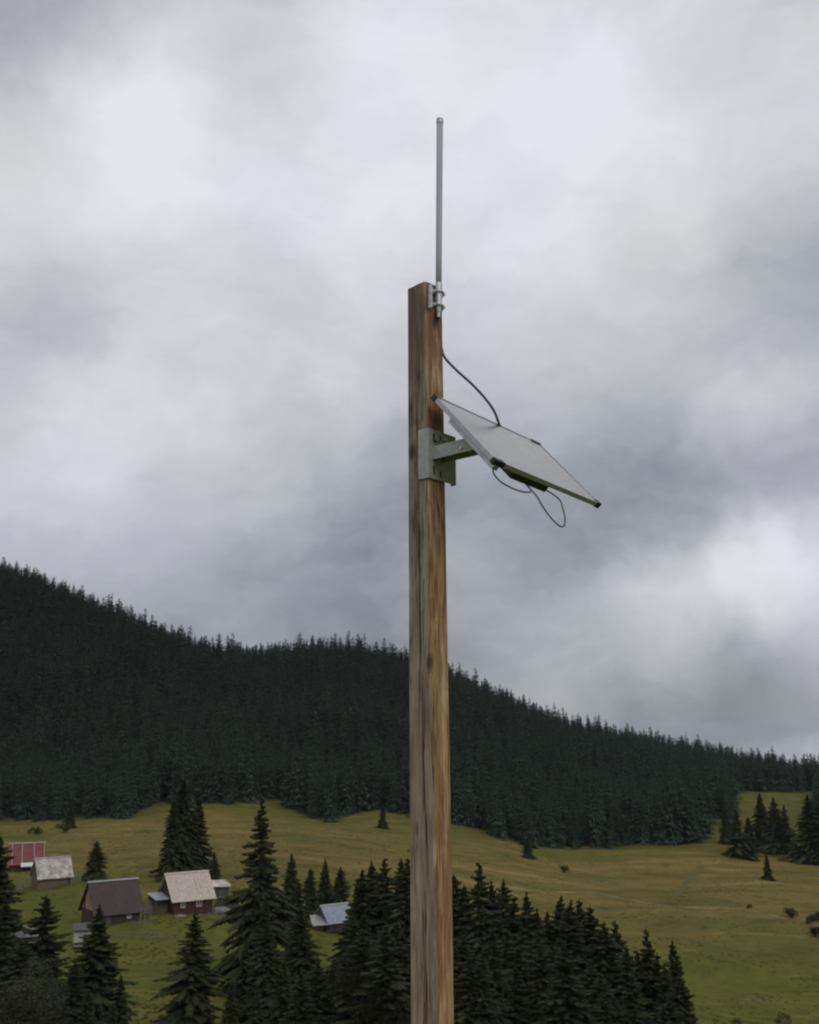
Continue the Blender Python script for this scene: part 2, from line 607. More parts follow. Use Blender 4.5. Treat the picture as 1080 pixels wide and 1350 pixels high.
ground['kind'] = 'structure'
EDGE_X = [-1400, -100, 0, 60, 110, 150, 172, 200, 290, 370, 395, 440, 460, 490, 540, 600, 640, 700, 800, 900, 940, 990, 1090, 1500]
EDGE_Y = [1100, 1084, 1082, 1082, 1078, 1082, 1078, 1062, 1060, 1056, 1076, 1086, 1074, 1066, 1074, 1088, 1098, 1119, 1117, 1116, 1110, 1098, 1100, 1100]


def in_forest(x, y, z, soft=0.0):
    """how far inside the wood a ground point lies (0..1): the wood begins along the foot of the mountain and leaves a clearing"""
    d = np.maximum(y * math.cos(PITCH) + z * math.sin(PITCH), 1)
    px = 540 + FOC * x / d
    py = 675 - FOC * (-y * math.sin(PITCH) + z * math.cos(PITCH)) / d
    k = np.clip((np.interp(px, EDGE_X, EDGE_Y) - py) / max(soft, .01), 0, 1) * (y > 250)
    clear = ((px > 968) & (px < 1078) & (py > 1044)) | ((px > 934) & (px < 964) & (py > 1080))
    return np.where(clear, 0, k)


fa = me.attributes.new('wood', 'FLOAT', 'POINT')
fa.data.foreach_set('value', in_forest(XX.ravel(), YY.ravel(), ZZ, 6.0))


def ground_mat():
    m, t, b = new_mat('mountain_pasture')
    tcn = t.n('ShaderNodeTexCoord')
    ob = tcn.outputs['Object']
    sp = t.n('ShaderNodeSeparateXYZ')
    t.l(ob, sp.inputs[0])
    X, Y = sp.outputs['X'], sp.outputs['Y']
    big = t.noise(ob, .011, 4, .6, .6)
    mid = t.noise(t.scalevec(ob, (1, .8, 1)), .045, 5, .62, .4)
    small = t.noise(ob, .35, 5, .65)
    tiny = t.noise(ob, 2.4, 4, .65)
    streak = t.noise(t.scalevec(ob, (.25, 1, 1)), .10, 5, .6, .5)
    green = t.mix(t.mapr(mid.outputs[0], .35, .65), C4(.078, .098, .013), C4(.138, .134, .022))
    gold = t.mix(t.mapr(streak.outputs[0], .35, .65), C4(.108, .100, .022), C4(.218, .156, .044))
    # hay-coloured pasture up the slope, greener in the village and near the forest edge
    xw = t.math('ADD', Y, t.math('MULTIPLY', t.math('SUBTRACT', big.outputs[0], .5), 130))
    xw = t.math('ADD', xw, t.math('MULTIPLY', t.math('SUBTRACT', mid.outputs[0], .5), 90))
    xw = t.math('SUBTRACT', xw, t.math('MULTIPLY', t.math('MAXIMUM', X, 0), .22))
    f1 = t.mapr(xw, 165, 235, 0, 1, 'SMOOTHSTEP')
    f2 = t.mapr(xw, 370, 300, 0.10, 1, 'SMOOTHSTEP')
    f = t.math('MULTIPLY', f1, f2)
    c = t.mix(f, green, gold)
    # pale trodden streaks and dark damp hollows
    c = t.mix(t.mapr(streak.outputs[0], .60, .72, 0, .6), c, C4(.30, .235, .10))
    c = t.mix(t.mapr(mid.outputs[0], .54, .68, 0, .6), c, C4(.062, .074, .016))
    c = t.mix(t.mapr(small.outputs[0], .50, .70, 0, .55), c, C4(.052, .052, .014))
    sml2 = t.noise(t.scalevec(ob, (.5, 1, 1)), .16, 5, .7, .8)
    c = t.mix(t.mapr(sml2.outputs[0], .54, .68, 0, .5), c, C4(.060, .060, .016))
    c = t.mix(t.mapr(sml2.outputs[0], .45, .34, 0, .45), c, C4(.21, .16, .055))
    c = t.mix(t.mapr(tiny.outputs[0], .5, .8, 0, .5), c, t.mix(.5, c, C4(.04, .045, .012)))
    # needle litter under the forest
    c = t.mix(t.n('ShaderNodeAttribute', attribute_name='wood').outputs['Fac'], c, C4(.022, .022, .014))
    t.put(b.inputs['Base Color'], c)
    b.inputs['Roughness'].default_value = .95
    b.inputs['Specular IOR Level'].default_value = .1
    h = t.math('ADD', small.outputs[0], t.math('MULTIPLY', tiny.outputs[0], .3))
    bump(t, b, h, .7, .35)
    return m


ground.data.materials.append(ground_mat())


# ------------------------------------------------------------------ spruces
def spruce_crown(name, seed, levels, per, sprays, H=20.0, RB=3.2, z0=.06, power=.85, ragged=.25, mat='spruce'):
    r = random.Random(seed)
    V, F = [], []
    ph = [r.uniform(0, 6.28) for _ in range(6)]

    def tri(a, b_, c):
        i = len(V)
        V.extend((a, b_, c))
        F.append((i, i + 1, i + 2))

    for li in range(levels):
        f = (li + r.uniform(-.35, .35)) / levels
        f = min(max(f, 0), .985)
        z = H * (z0 + (1 - z0) * f)
        rz = RB * ((1 - f) ** power) * (1 + ragged * .6 * math.sin(f * 17 + ph[0]) * math.sin(f * 7 + ph[1])) * r.uniform(1 - ragged, 1 + ragged * .6)
        rz = max(rz, .16)
        if f > .04: rz *= 1.0
        n = max(4, int(per * (1 - .35 * f)))
        off = r.uniform(0, 6.28)
        for k in range(n):
            a = off + 2 * math.pi * k / n + r.uniform(-.25, .25)
            sec = 1 + .22 * math.sin(a * 2 + ph[2] + f * 5) + .12 * math.sin(a * 3 + ph[3])
            L = rz * sec * (r.uniform(.55, 1.15) if r.random() > .08 else r.uniform(.2, .45))
            zb_ = z + r.uniform(-.9, .9) * H / levels
            ca, sa = math.cos(a), math.sin(a)
            rise = (.35 * f - .10) * L
            droop = (.55 - .35 * f) * L * r.uniform(.55, 1.5)

            def P(t_, lat=0.0, dz=0.0):
                t_ = max(t_, 0.0)
                rr = L * t_
                zz = zb_ + rise * t_ - droop * t_ ** 1.6 + .18 * L * max(0, t_ - .65) + dz
                return (ca * rr - sa * lat, sa * rr + ca * lat, zz)
            wid = .20 * L + .18
            tri(P(.05, -.25 * wid), P(.05, .25 * wid), P(1.0, r.uniform(-.05, .05) * L))
            for s in range(sprays):
                t0 = .18 + .78 * (s + r.uniform(-.3, .3)) / max(1, sprays)
                t0 = min(max(t0, .05), .93)
                ws = (wid * 1.9) * (1 - .55 * t0) * r.uniform(.6, 1.25) * (1 if sprays < 4 else 7.5 / (sprays + 2))
                hang = -r.uniform(.15, .55) * ws - .06
                dt = .10 + .30 * (1 - t0)
                for sg in (-1, 1):
                    tri(P(t0 - .10), P(min(t0 + .13, 1.0)), P(min(t0 + dt, 1.12), sg * ws, hang))
                # hanging twigs
                tri(P(t0 - .12), P(min(t0 + .14, 1.0)), P(t0 + .04, r.uniform(-.3, .3) * ws, hang * 1.5 - .12))
    # leader
    top = H * 1.0
    for k in range(4):
        a = k * 1.6
        tri((.16 * math.cos(a), .16 * math.sin(a), top - 1.2), (-.16 * math.cos(a), -.16 * math.sin(a), top - 1.2), (0, 0, top + .25))
    me = bpy.data.meshes.new(name)
    me.from_pydata(V, [], F)
    me.materials.append(M[mat])
    me.update()
    return me


def trunk_mesh(name, H, rb, n=8, top=.94):
    mb = MB()
    zs = [-1.2, 0, .02 * H, .1 * H, .4 * H, .7 * H, top * H]
    rs = [rb * 1.25, rb * 1.2, rb, rb * .88, rb * .6, rb * .32, rb * .06]
    mb.tube([(0, 0, z) for z in zs], rs, n)
    me = bpy.data.meshes.new(name)
    me.from_pydata(mb.v, [], mb.f)
    me.materials.append(M['bark'])
    me.update()
    return me


SPRUCE = [spruce_crown('spruce_crown', 11, 62, 14, 15, RB=4.3, ragged=.20, power=.80),
          spruce_crown('spruce_crown', 12, 58, 14, 15, RB=4.8, ragged=.28, power=.72),
          spruce_crown('spruce_crown', 13, 64, 13, 14, RB=3.9, ragged=.18, power=.75),
          spruce_crown('spruce_crown', 14, 54, 13, 16, RB=4.9, ragged=.40, power=.80),
          spruce_crown('spruce_crown', 15, 60, 14, 15, RB=4.6, ragged=.24, power=.66)]
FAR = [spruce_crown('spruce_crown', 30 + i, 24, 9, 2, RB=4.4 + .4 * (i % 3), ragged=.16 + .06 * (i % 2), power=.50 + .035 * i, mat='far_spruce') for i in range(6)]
TRUNK = trunk_mesh('spruce_trunk', 20.0, .26)
proto_of = {}


def spruce(x, y, H, width=1.0, kind='near', v=None, label=None, group=None, zz=None, name='spruce_tree', lean=0.0):
    """one spruce: an Empty at its foot carrying a trunk and a crown"""
    r = rnd
    z = gz(x, y) if zz is None else zz
    o = empty(name, (x, y, z - .15), r.uniform(0, 6.28))
    lst = SPRUCE if kind == 'near' else FAR
    me_ = lst[(v if v is not None else r.randrange(len(lst))) % len(lst)]
    s = H / 20.0
    o.scale = (s * width, s * width, s)
    for nm, mm in (('trunk', TRUNK), ('crown', me_)):
        c = bpy.data.objects.new(nm, mm)
        c.parent = o
        col.objects.link(c)
    tag(o, label or 'dark green spruce', 'tree', group)
    return o


def spruce_px(px, top, Y, base=None, width=1.0, **kw):
    """spruce whose tip shows at (px, top) when it stands at distance Y"""
    if base is not None:
        p = hit(px, base, 90)
        Y = p.y
    tip = at(px, top, Y)
    z = gz(tip.x, Y)
    H = max(tip.z - z, 2.0)
    w = width
    return spruce(tip.x, Y, H, w, **kw)


# ---- the trees that stand out one by one: px, top, distance, width factor, shape, label
HERO = [
    (0, 1096, 92, 1.35, 1, 'tall dark spruce cut off by the photo\'s left border, beside the red-roofed house'),
    (62, 1178, 84, 1.7, 3, 'broad dark spruce below the small grey-roofed barn, with a blunt tip'),
    (30, 1236, 76, 1.6, 4, 'low spruce at the bottom left between the border tree and the broad one'),
    (100, 1262, 80, 1.2, 1, 'short spruce filling the gap between the two dark trees at bottom left'),
    (132, 1190, 88, 1.6, 0, 'pointed spruce standing just in front of the brown-roofed barn'),
    (160, 1282, 82, 1.2, 2, 'low spruce at the right foot of the tree before the brown-roofed barn'),
    (128, 1107, 190, 1.7, 4, 'small bluish spruce directly behind the brown-roofed barn'),
    (258, 1200, 98, 1.45, 3, 'lone spruce with layered branches on the bright grass below the grey-roofed house'),
    (243, 1024, 195, 1.15, 1, 'tall dense spruce rising behind the grey-roofed house'),
    (263, 1040, 200, 1.05, 0, 'slightly shorter spruce touching the tall one behind the grey-roofed house'),
    (230, 1052, 190, 1.05, 2, 'slim spruce on the left flank of the tall pair behind the grey-roofed house'),
    (283, 1121, 172, 1.0, 4, 'small spruce to the right of the grey-roofed house'),
    (346, 1050, 116, .95, 3, 'tallest near spruce with ragged uneven branches, overlapping the forest'),
    (325, 1236, 100, 1.15, 0, 'spruce at the left foot of the tallest ragged spruce'),
    (352, 1215, 96, 1.2, 4, 'dark spruce in front of the lower trunk of the tallest ragged spruce'),
    (385, 1123, 150, 1.15, 0, 'narrow pointed spruce close to the right of the tallest ragged spruce'),
    (394, 1160, 128, 1.25, 2, 'spruce squeezed behind the dark one left of the metal-roofed shed'),
    (397, 1192, 104, 1.15, 1, 'dark spruce between the tallest ragged spruce and the metal-roofed shed'),
    (410, 1143, 168, 1.3, 4, 'dense spruce behind the metal-roofed shed, left one of three'),
    (429, 1130, 172, 1.2, 0, 'dense spruce behind the metal-roofed shed, middle and tallest of three'),
    (449, 1141, 170, 1.3, 1, 'dense spruce behind the metal-roofed shed, right one of three'),
    (655, 1133, 0, 0, 0, None),
    (632, 1134, 108, 1.0, 3, 'spruce with open whorled tip just right of the wooden post'),
    (852, 1222, 100, 1.0, 3, 'slender spruce with a whorled spire near the end of the lower tree row'),
    (886, 1238, 98, 1.15, 0, 'last spruce at the right end of the lower tree row, beside the open meadow'),
    (1010, 1125, 0, 1.25, 4, None),
]
for (px, top, Y, wd, v, lab) in HERO:
    if lab is None:
        continue
    spruce_px(px, top, Y, width=wd, v=v, label=lab, group='spruces in the valley below the post')
spruce_px(1010, 1125, 0, base=1160, width=1.15, v=4, label='lone small spruce standing free on the open meadow', group='spruces on the meadow')
spruce_px(505, 1061, 0, base=1092, width=1.3, v=1, label='single spruce a little below the forest edge, left of the post', group='spruces on the meadow')
spruce_px(695, 1103, 0, base=1131, width=1.5, v=4, label='short spruce just below the forest edge, right of the post', group='spruces on the meadow')
spruce_px(94, 1060, 0, base=1092, width=1.4, v=1, label='small dark spruce below the forest edge above the brown-roofed barn', group='spruces on the meadow')

# ---- the dense lower row: individuals that merge into one dark belt
ROW = [(478, 1143, 122), (471, 1158, 130), (490, 1133, 126), (507, 1129, 122), (529, 1130, 118), (538, 1128, 115), (598, 1150, 112), (612, 1164, 110),
       (648, 1160, 112), (664, 1158, 116), (678, 1178, 108), (694, 1174, 104), (708, 1196, 104), (722, 1200, 108), (739, 1179, 106), (752, 1184, 102), (764, 1183, 108),
       (778, 1192, 104), (796, 1212, 100), (811, 1212, 104), (826, 1244, 98), (840, 1250, 102), (866, 1255, 100), (896, 1282, 94), (466, 1205, 100), (480, 1200, 100),
       (876, 1268, 96)]
ORD = ['first', 'second', 'third', 'fourth', 'fifth', 'sixth', 'seventh', 'eighth', 'ninth', 'tenth', 'eleventh', 'twelfth', 'thirteenth', 'fourteenth',
       'fifteenth', 'sixteenth', 'seventeenth', 'eighteenth', 'nineteenth', 'twentieth']
lefts = sorted([q for q in ROW if q[0] < 570], key=lambda q: -q[0])
rights = sorted([q for q in ROW if q[0] >= 570], key=lambda q: q[0])
for side_, lst_ in (('left', lefts), ('right', rights)):
    for i, (px, top, Y) in enumerate(lst_):
        spruce_px(px, top, Y, width=rnd.uniform(1.1, 1.4), label='%s spruce from the wooden post going %s in the dense dark belt' % (ORD[i], side_),
                  group='dense belt of spruces behind the post')
r2 = random.Random(5)
LOW = []
for i in range(46):
    px = 425 + i * 10.4 + r2.uniform(-5, 5)
    lim = np.interp(px, [420, 540, 600, 700, 800, 860, 905], [1248, 1200, 1205, 1222, 1262, 1292, 1320])
    LOW.append((px, lim + r2.uniform(-6, 50), r2.uniform(80, 96)))
for (px, top, Y) in LOW:
    spruce_px(px, top, Y, width=r2.uniform(1.0, 1.3), label='lower spruce in the front rank of the dark belt, %s' % ('left of the wooden post' if px < 565 else 'right of the wooden post'), group='front rank of spruces at the bottom edge')
for (px, top, Y) in [(8, 1180, 80), (22, 1290, 72), (78, 1290, 74), (118, 1300, 74), (150, 1318, 76), (-20, 1120, 90), (-35, 1150, 84), (306, 1290, 92), (340, 1300, 84), (375, 1262, 88), (398, 1275, 84), (420, 1262, 88), (350, 1180, 112)]:
    spruce_px(px, top, Y, width=r2.uniform(1.05, 1.35), label='dark low spruce in the thicket at the lower left corner', group='thicket of spruces at the lower left') if px < 200 else \
        spruce_px(px, top, Y, width=r2.uniform(1.0, 1.3), label='low dark spruce around the foot of the tallest ragged spruce', group='low spruces round the tallest one')

# ---- trees at the right edge of the forest, in front of the upper clearing
for (px, top, base, wd, lab) in [
        (970, 1066, 1129, 1.9, 'dark spruce at the left of the group before the upper clearing'),
        (955, 1062, 1112, 1.3, 'spruce rising left of the small green gap at the right'),
        (1001, 1044, 1116, 1.6, 'pointed spruce between the two yellow-green gaps of the upper clearing'),
        (1019, 1050, 1122, 1.9, 'broad dark spruce below the upper clearing'),
        (1033, 1060, 1124, 1.6, 'spruce at the left flank of the second clearing gap'),
        (1064, 1046, 1137, 1.7, 'large dark spruce at the right border before the upper clearing'),
        (1082, 1042, 1138, 1.9, 'spruce cut by the right border below the ridge'),
        (986, 1076, 1127, 1.9, 'short dark spruce in front of the pointed one at the right forest edge'),
        (992, 1114, 1134, 2.0, 'small round young spruce at the foot of the right forest edge')]:
    spruce_px(px, top, 0, base=base, width=wd * .8, kind='near', label=lab, group='trees before the upper clearing')

# ------------------------------------------------------------------ mountain forest
def to_px(x, y, z):
    d = y * math.cos(PITCH) + z * math.sin(PITCH)
    u = -y * math.sin(PITCH) + z * math.cos(PITCH)
    return 540 + FOC * x / d, 675 - FOC * u / d


fr = np.random.RandomState(3)
gy = np.arange(325, 760, 5.2)
pts = []
for y in gy:
    xs = np.arange(-.62 * y, .60 * y, 5.4)
    xs = xs + fr.uniform(-2.2, 2.2, len(xs))
    ys = y + fr.uniform(-2.1, 2.1, len(xs))
    pts.append(np.column_stack([xs, ys]))
pts = np.vstack(pts)
pz = terrain(pts[:, 0], pts[:, 1])
cp, sp_ = math.cos(PITCH), math.sin(PITCH)
dd = pts[:, 1] * cp + pz * sp_
uu = -pts[:, 1] * sp_ + pz * cp
ppx = 540 + FOC * pts[:, 0] / dd
ppy = 675 - FOC * uu / dd
edge = np.interp(ppx, EDGE_X, EDGE_Y) + fr.normal(0, 1.3, len(ppx))
keep = ppy < edge
clear = (ppx > 968) & (ppx < 1078) & (ppy > 1044)
gap = (ppx > 934) & (ppx < 964) & (ppy > 1080)
keep &= ~clear & ~gap & (fr.uniform(0, 1, len(ppx)) < .93)
pts, pz, ppx, ppy = pts[keep], pz[keep], ppx[keep], ppy[keep]
hh_ = fr.normal(15.5, 2.4, len(pts)).clip(9, 22)
hh_ *= 1 + .12 * np.sin(pts[:, 0] * .045) * np.sin(pts[:, 1] * .05)
# the ones that show largest are single trees: first ranks along the edge
inview = (ppx > -10) & (ppx < 1090)
front = np.interp(ppx, EDGE_X, EDGE_Y) - ppy
size = hh_ / pts[:, 1] - front * .0022 - (~inview) * 10
order = np.argsort(-size)
N_SINGLE = 165
single = order[:N_SINGLE]
rest = np.setdiff1d(np.arange(len(pts)), single)
for i in single:
    q_ = ppx[i]
    lab = 'dark spruce in the front edge of the mountain forest, ' + ('above the barns' if q_ < 215 else 'left of the tallest spruce' if q_ < 345 else
                                                                       'left of the post' if q_ < 560 else 'just right of the wooden post' if q_ < 740 else 'above the golden right meadow')
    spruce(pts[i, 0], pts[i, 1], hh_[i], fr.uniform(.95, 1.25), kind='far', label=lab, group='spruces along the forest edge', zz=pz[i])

# far wood: one object that instances whole spruces on points
far_objs = bpy.data.collections.new('far_spruce_kinds')
for k, mm in enumerate(FAR):
    j = bpy.data.meshes.new('forest_spruce')
    bm = bmesh.new()
    bm.from_mesh(mm)
    bm.from_mesh(TRUNK)
    nf = len(TRUNK.polygons)
    bm.faces.ensure_lookup_table()
    for f_ in bm.faces[-nf:]:
        f_.material_index = 1
    bm.to_mesh(j)
    bm.free()
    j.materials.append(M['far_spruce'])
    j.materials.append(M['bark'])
    far_objs.objects.link(bpy.data.objects.new('forest_spruce_%s' % 'abcdef'[k], j))

fm = bpy.data.meshes.new('spruce_forest')
P3 = np.column_stack([pts[rest], pz[rest] - .2])
fm.vertices.add(len(P3))
fm.vertices.foreach_set('co', P3.ravel())
at_h = fm.attributes.new('tree_scale', 'FLOAT_VECTOR', 'POINT')
wv = fr.uniform(.9, 1.3, len(rest))
S3 = np.column_stack([hh_[rest] / 20 * wv, hh_[rest] / 20 * wv, hh_[rest] / 20])
at_h.data.foreach_set('vector', S3.ravel())
at_r = fm.attributes.new('tree_turn', 'FLOAT', 'POINT')
at_r.data.foreach_set('value', fr.uniform(0, 6.28, len(rest)))
at_k = fm.attributes.new('tree_kind', 'INT', 'POINT')
at_k.data.foreach_set('value', fr.randint(0, 6, len(rest)).astype(np.int32))
forest = bpy.data.objects.new('spruce_forest', fm)
col.objects.link(forest)
tag(forest, 'dense dark spruce forest covering the mountain slope up to the ridge', 'forest', None, 'stuff')
ng = bpy.data.node_groups.new('forest_on_points', 'GeometryNodeTree')
ng.interface.new_socket('Geometry', in_out='INPUT', socket_type='NodeSocketGeometry')
ng.interface.new_socket('Geometry', in_out='OUTPUT', socket_type='NodeSocketGeometry')
gi = ng.nodes.new('NodeGroupInput')
go = ng.nodes.new('NodeGroupOutput')
iop = ng.nodes.new('GeometryNodeInstanceOnPoints')
ci = ng.nodes.new('GeometryNodeCollectionInfo')
ci.inputs['Collection'].default_value = far_objs
ci.inputs['Separate Children'].default_value = True
ci.inputs['Reset Children'].default_value = True


def named(nm, typ):
    nd = ng.nodes.new('GeometryNodeInputNamedAttribute')
    nd.data_type = typ
    nd.inputs['Name'].default_value = nm
    return nd.outputs['Attribute']


cx = ng.nodes.new('ShaderNodeCombineXYZ')
ng.links.new(named('tree_turn', 'FLOAT'), cx.inputs[2])
ng.links.new(gi.outputs[0], iop.inputs['Points'])
ng.links.new(ci.outputs[0], iop.inputs['Instance'])
iop.inputs['Pick Instance'].default_value = True
ng.links.new(named('tree_kind', 'INT'), iop.inputs['Instance Index'])
ng.links.new(cx.outputs[0], iop.inputs['Rotation'])
ng.links.new(named('tree_scale', 'FLOAT_VECTOR'), iop.inputs['Scale'])
ng.links.new(iop.outputs[0], go.inputs[0])
md = forest.modifiers.new('forest', 'NODES')
md.node_group = ng
print('forest trees', len(rest), 'single', len(single))


# ------------------------------------------------------------------ bushes and broadleaf trees
def leaf_blob(name, seed, n, size, mat, sq=.8):
    r = random.Random(seed)
    V, F = [], []
    cl = [(r.gauss(0, .42), r.gauss(0, .42), r.uniform(.25, 1.0) * sq) for _ in range(9)]
    for i in range(n):
        c = cl[r.randrange(len(cl))]
        d = Vector((r.gauss(0, 1), r.gauss(0, 1), r.gauss(0, 1))).normalized() * .36 * r.uniform(.5, 1.0)
        p = Vector(c) + d
        p.z = max(p.z, .02)
        a = Vector((r.gauss(0, 1), r.gauss(0, 1), r.gauss(0, 1))).normalized()
        b_ = a.orthogonal().normalized()
        s = size * r.uniform(.6, 1.3)
        k = len(V)
        V += [tuple(p + a * s), tuple(p + b_ * s * .7), tuple(p - a * s * .6), tuple(p - b_ * s * .7)]
        F.append((k, k + 1, k + 2, k + 3))
    m_ = bpy.data.meshes.new(name)
    m_.from_pydata(V, [], F)
    m_.materials.append(mat)
    m_.update()
    return m_


BUSH = [leaf_blob('bush_leaves', 50 + i, 900, .085, M['bush']) for i in range(3)]
BROAD = [leaf_blob('broadleaf_crown', 60 + i, 5200, .030, M['broadleaf'], 1.7) for i in range(2)]
STEM = trunk_mesh('stem', 1.0, .03, 6, .8)


def bush(px, py, size, label, group='bushes on the meadow', k=0):
    p = hit(px, py, 90)
    o = empty('bush', p, rnd.uniform(0, 6))
    o.scale = (size,) * 3
    for nm, mm in (('foliage', BUSH[k % 3]), ('stem', STEM)):
        c = bpy.data.objects.new(nm, mm)
        c.parent = o
        col.objects.link(c)
    tag(o, label, 'bush', group)


bush(1042, 1210, 2.0, 'round dark bush on the right meadow, left one of the three at the path', k=0)
bush(1071, 1218, 1.7, 'dark bush on the right meadow near the border, lower of two touching', k=1)
bush(1080, 1212, 1.6, 'dark bush cut by the right border, above its neighbour', k=2)
bush(988, 1198, .9, 'tiny bush beside the pale path on the right meadow', k=1)
bush(1079, 1235, 1.9, 'lowest bush at the right border below the pale path', k=0)
bush(48, 1100, 2.0, 'small bush on the upper meadow above the red-roofed house', k=2)
bush(86, 1097, 2.2, 'small bush at the foot of the dark spruce above the barns', k=1)
bush(744, 1150, 1.6, 'flat dark bush alone on the golden meadow right of the post', k=0)
bush(540 + 3, 1124, 1.0, 'tiny bush on the meadow close to the post', k=2)


def broad(px, top, Y, width, label, k=0):
    tip = at(px, top, Y)
    z = gz(tip.x, Y)
    H = tip.z - z
    o = empty('broadleaf_tree', (tip.x, Y, z - .1), rnd.uniform(0, 6))
    c = bpy.data.objects.new('crown', BROAD[k % 2])
    c.parent = o
    c.scale = (width, width, width)
    c.location = (0, 0, H - width * 1.95)
    col.objects.link(c)
    s = bpy.data.objects.new('trunk', STEM)
    s.parent = o
    s.scale = (H * .7,) * 3
    col.objects.link(s)
    tag(o, label, 'tree', 'broadleaved trees among the spruces')


broad(504, 1262, 78, 3.2, 'greyish green leafy tree just left of the post at the bottom edge', 0)
broad(466, 1256, 82, 2.8, 'pale green leafy tree below the metal-roofed shed', 1)
broad(44, 1268, 70, 3.0, 'dull green leafy tree at the bottom left in front of the spruces', 1)
broad(1056, 1334, 96, 2.2, 'dark leafy treetop peeping in at the bottom right', 0)
broad(980, 1342, 96, 1.6, 'small leafy treetop at the bottom edge of the right meadow', 1)

# ------------------------------------------------------------------ worn paths on the right meadow
M['path'] = plain('trodden_dry_path', C4(.20, .15, .06), C4(.30, .235, .115), .8, .95, 0, .4, .03, stretch=(.4, 1, 1))
M['ditch'] = plain('damp_ditch_grass', C4(.085, .080, .019), C4(.12, .105, .027), .8, .95, 0, .4, .03)


def ground_strip(name, ctrl, wid, mat, lift):
    P = curve_pts([hit(a_, b_, 90) for a_, b_ in ctrl], 26)
    r = random.Random(len(ctrl))
    mb = MB()
    V, F = [], []
    for i, q in enumerate(P):
        d = P[min(i + 1, len(P) - 1)] - P[max(i - 1, 0)]
        nrm = Vector((-d.y, d.x, 0)).normalized()
        w0 = wid * (.55 + .45 * math.sin(i * .37) * math.sin(i * .11 + 1)) * r.uniform(.75, 1.2)
        for k in range(4):
            v_ = q + nrm * w0 * (k / 1.5 - 1)
            V.append((v_.x, v_.y, gz(v_.x, v_.y) + lift))
    for i in range(len(P) - 1):
        for k in range(3):
            F.append((i * 4 + k, i * 4 + k + 1, i * 4 + k + 5, i * 4 + k + 4))
    mb.add(V, F)
    o = mb.build(name, mat, None)
    o['kind'] = 'structure'
    return o


ground_strip('path', [(735, 1176), (800, 1180), (860, 1192), (930, 1198), (985, 1200), (1040, 1212), (1095, 1226)], .75, M['path'], .06)
ground_strip('ditch', [(926, 1142), (915, 1156), (902, 1168), (892, 1180)], 1.3, M['ditch'], .07)

# ------------------------------------------------------------------ grass tussocks on the pasture
def tuft_mesh(seed):
    r = random.Random(seed)
    V, F = [], []
    for _ in range(26):
        a, q = r.uniform(0, 6.28), r.uniform(0, .35)
        x, y = q * math.cos(a), q * math.sin(a)
        b_, h_ = r.uniform(0, 6.28), r.uniform(.15, .34)
        k = len(V)
        V += [(x - .06 * math.cos(b_), y - .06 * math.sin(b_), -.05), (x + .06 * math.cos(b_), y + .06 * math.sin(b_), -.05), (x + r.uniform(-.2, .2), y + r.uniform(-.2, .2), h_)]
        F.append((k, k + 1, k + 2))
    m_ = bpy.data.meshes.new('grass_tuft')
    m_.from_pydata(V, [], F)
    m_.materials.append(M['tuft'])
    m_.update()
    return m_


M['tuft'] = foliage_mat('tussock_grass', C4(.13, .135, .030), C4(.24, .19, .06), C4(.17, .155, .04))
tuft_kinds = bpy.data.collections.new('grass_kinds')
for k in range(3):
    tuft_kinds.objects.link(bpy.data.objects.new('grass_tuft_%s' % 'abc'[k], tuft_mesh(80 + k)))
gr = np.random.RandomState(12)
NG = 26000
ty = 90 * (380 / 90.0) ** gr.uniform(0, 1, NG)
tx = gr.uniform(-.50, .50, NG) * ty
tz = terrain(tx, ty)
cl = np.sin(tx * .13 + 2 * np.sin(ty * .05)) * np.sin(ty * .21 + 1.5 * np.sin(tx * .07)) + gr.normal(0, .35, NG)
kp = (in_forest(tx, ty, tz, .01) < .5) & (cl > .05)
tx, ty, tz = tx[kp], ty[kp], tz[kp]
gm = bpy.data.meshes.new('grass')
gm.vertices.add(len(tx))
gm.vertices.foreach_set('co', np.column_stack([tx, ty, tz]).ravel())
sc3 = gr.uniform(.45, .95, len(tx))
a1 = gm.attributes.new('tree_scale', 'FLOAT_VECTOR', 'POINT')
a1.data.foreach_set('vector', np.column_stack([sc3, sc3, sc3 * .7]).ravel())
a2 = gm.attributes.new('tree_turn', 'FLOAT', 'POINT')
a2.data.foreach_set('value', gr.uniform(0, 6.28, len(tx)))
a3 = gm.attributes.new('tree_kind', 'INT', 'POINT')
a3.data.foreach_set('value', gr.randint(0, 3, len(tx)).astype(np.int32))
grass = bpy.data.objects.new('grass', gm)
col.objects.link(grass)
tag(grass, 'rough tussocks of yellow-green grass scattered over the pasture', 'grass', None, 'stuff')
ng2 = ng.copy()
for nd in ng2.nodes:
    if nd.bl_idname == 'GeometryNodeCollectionInfo':
        nd.inputs['Collection'].default_value = tuft_kinds
md2 = grass.modifiers.new('grass', 'NODES')
md2.node_group = ng2

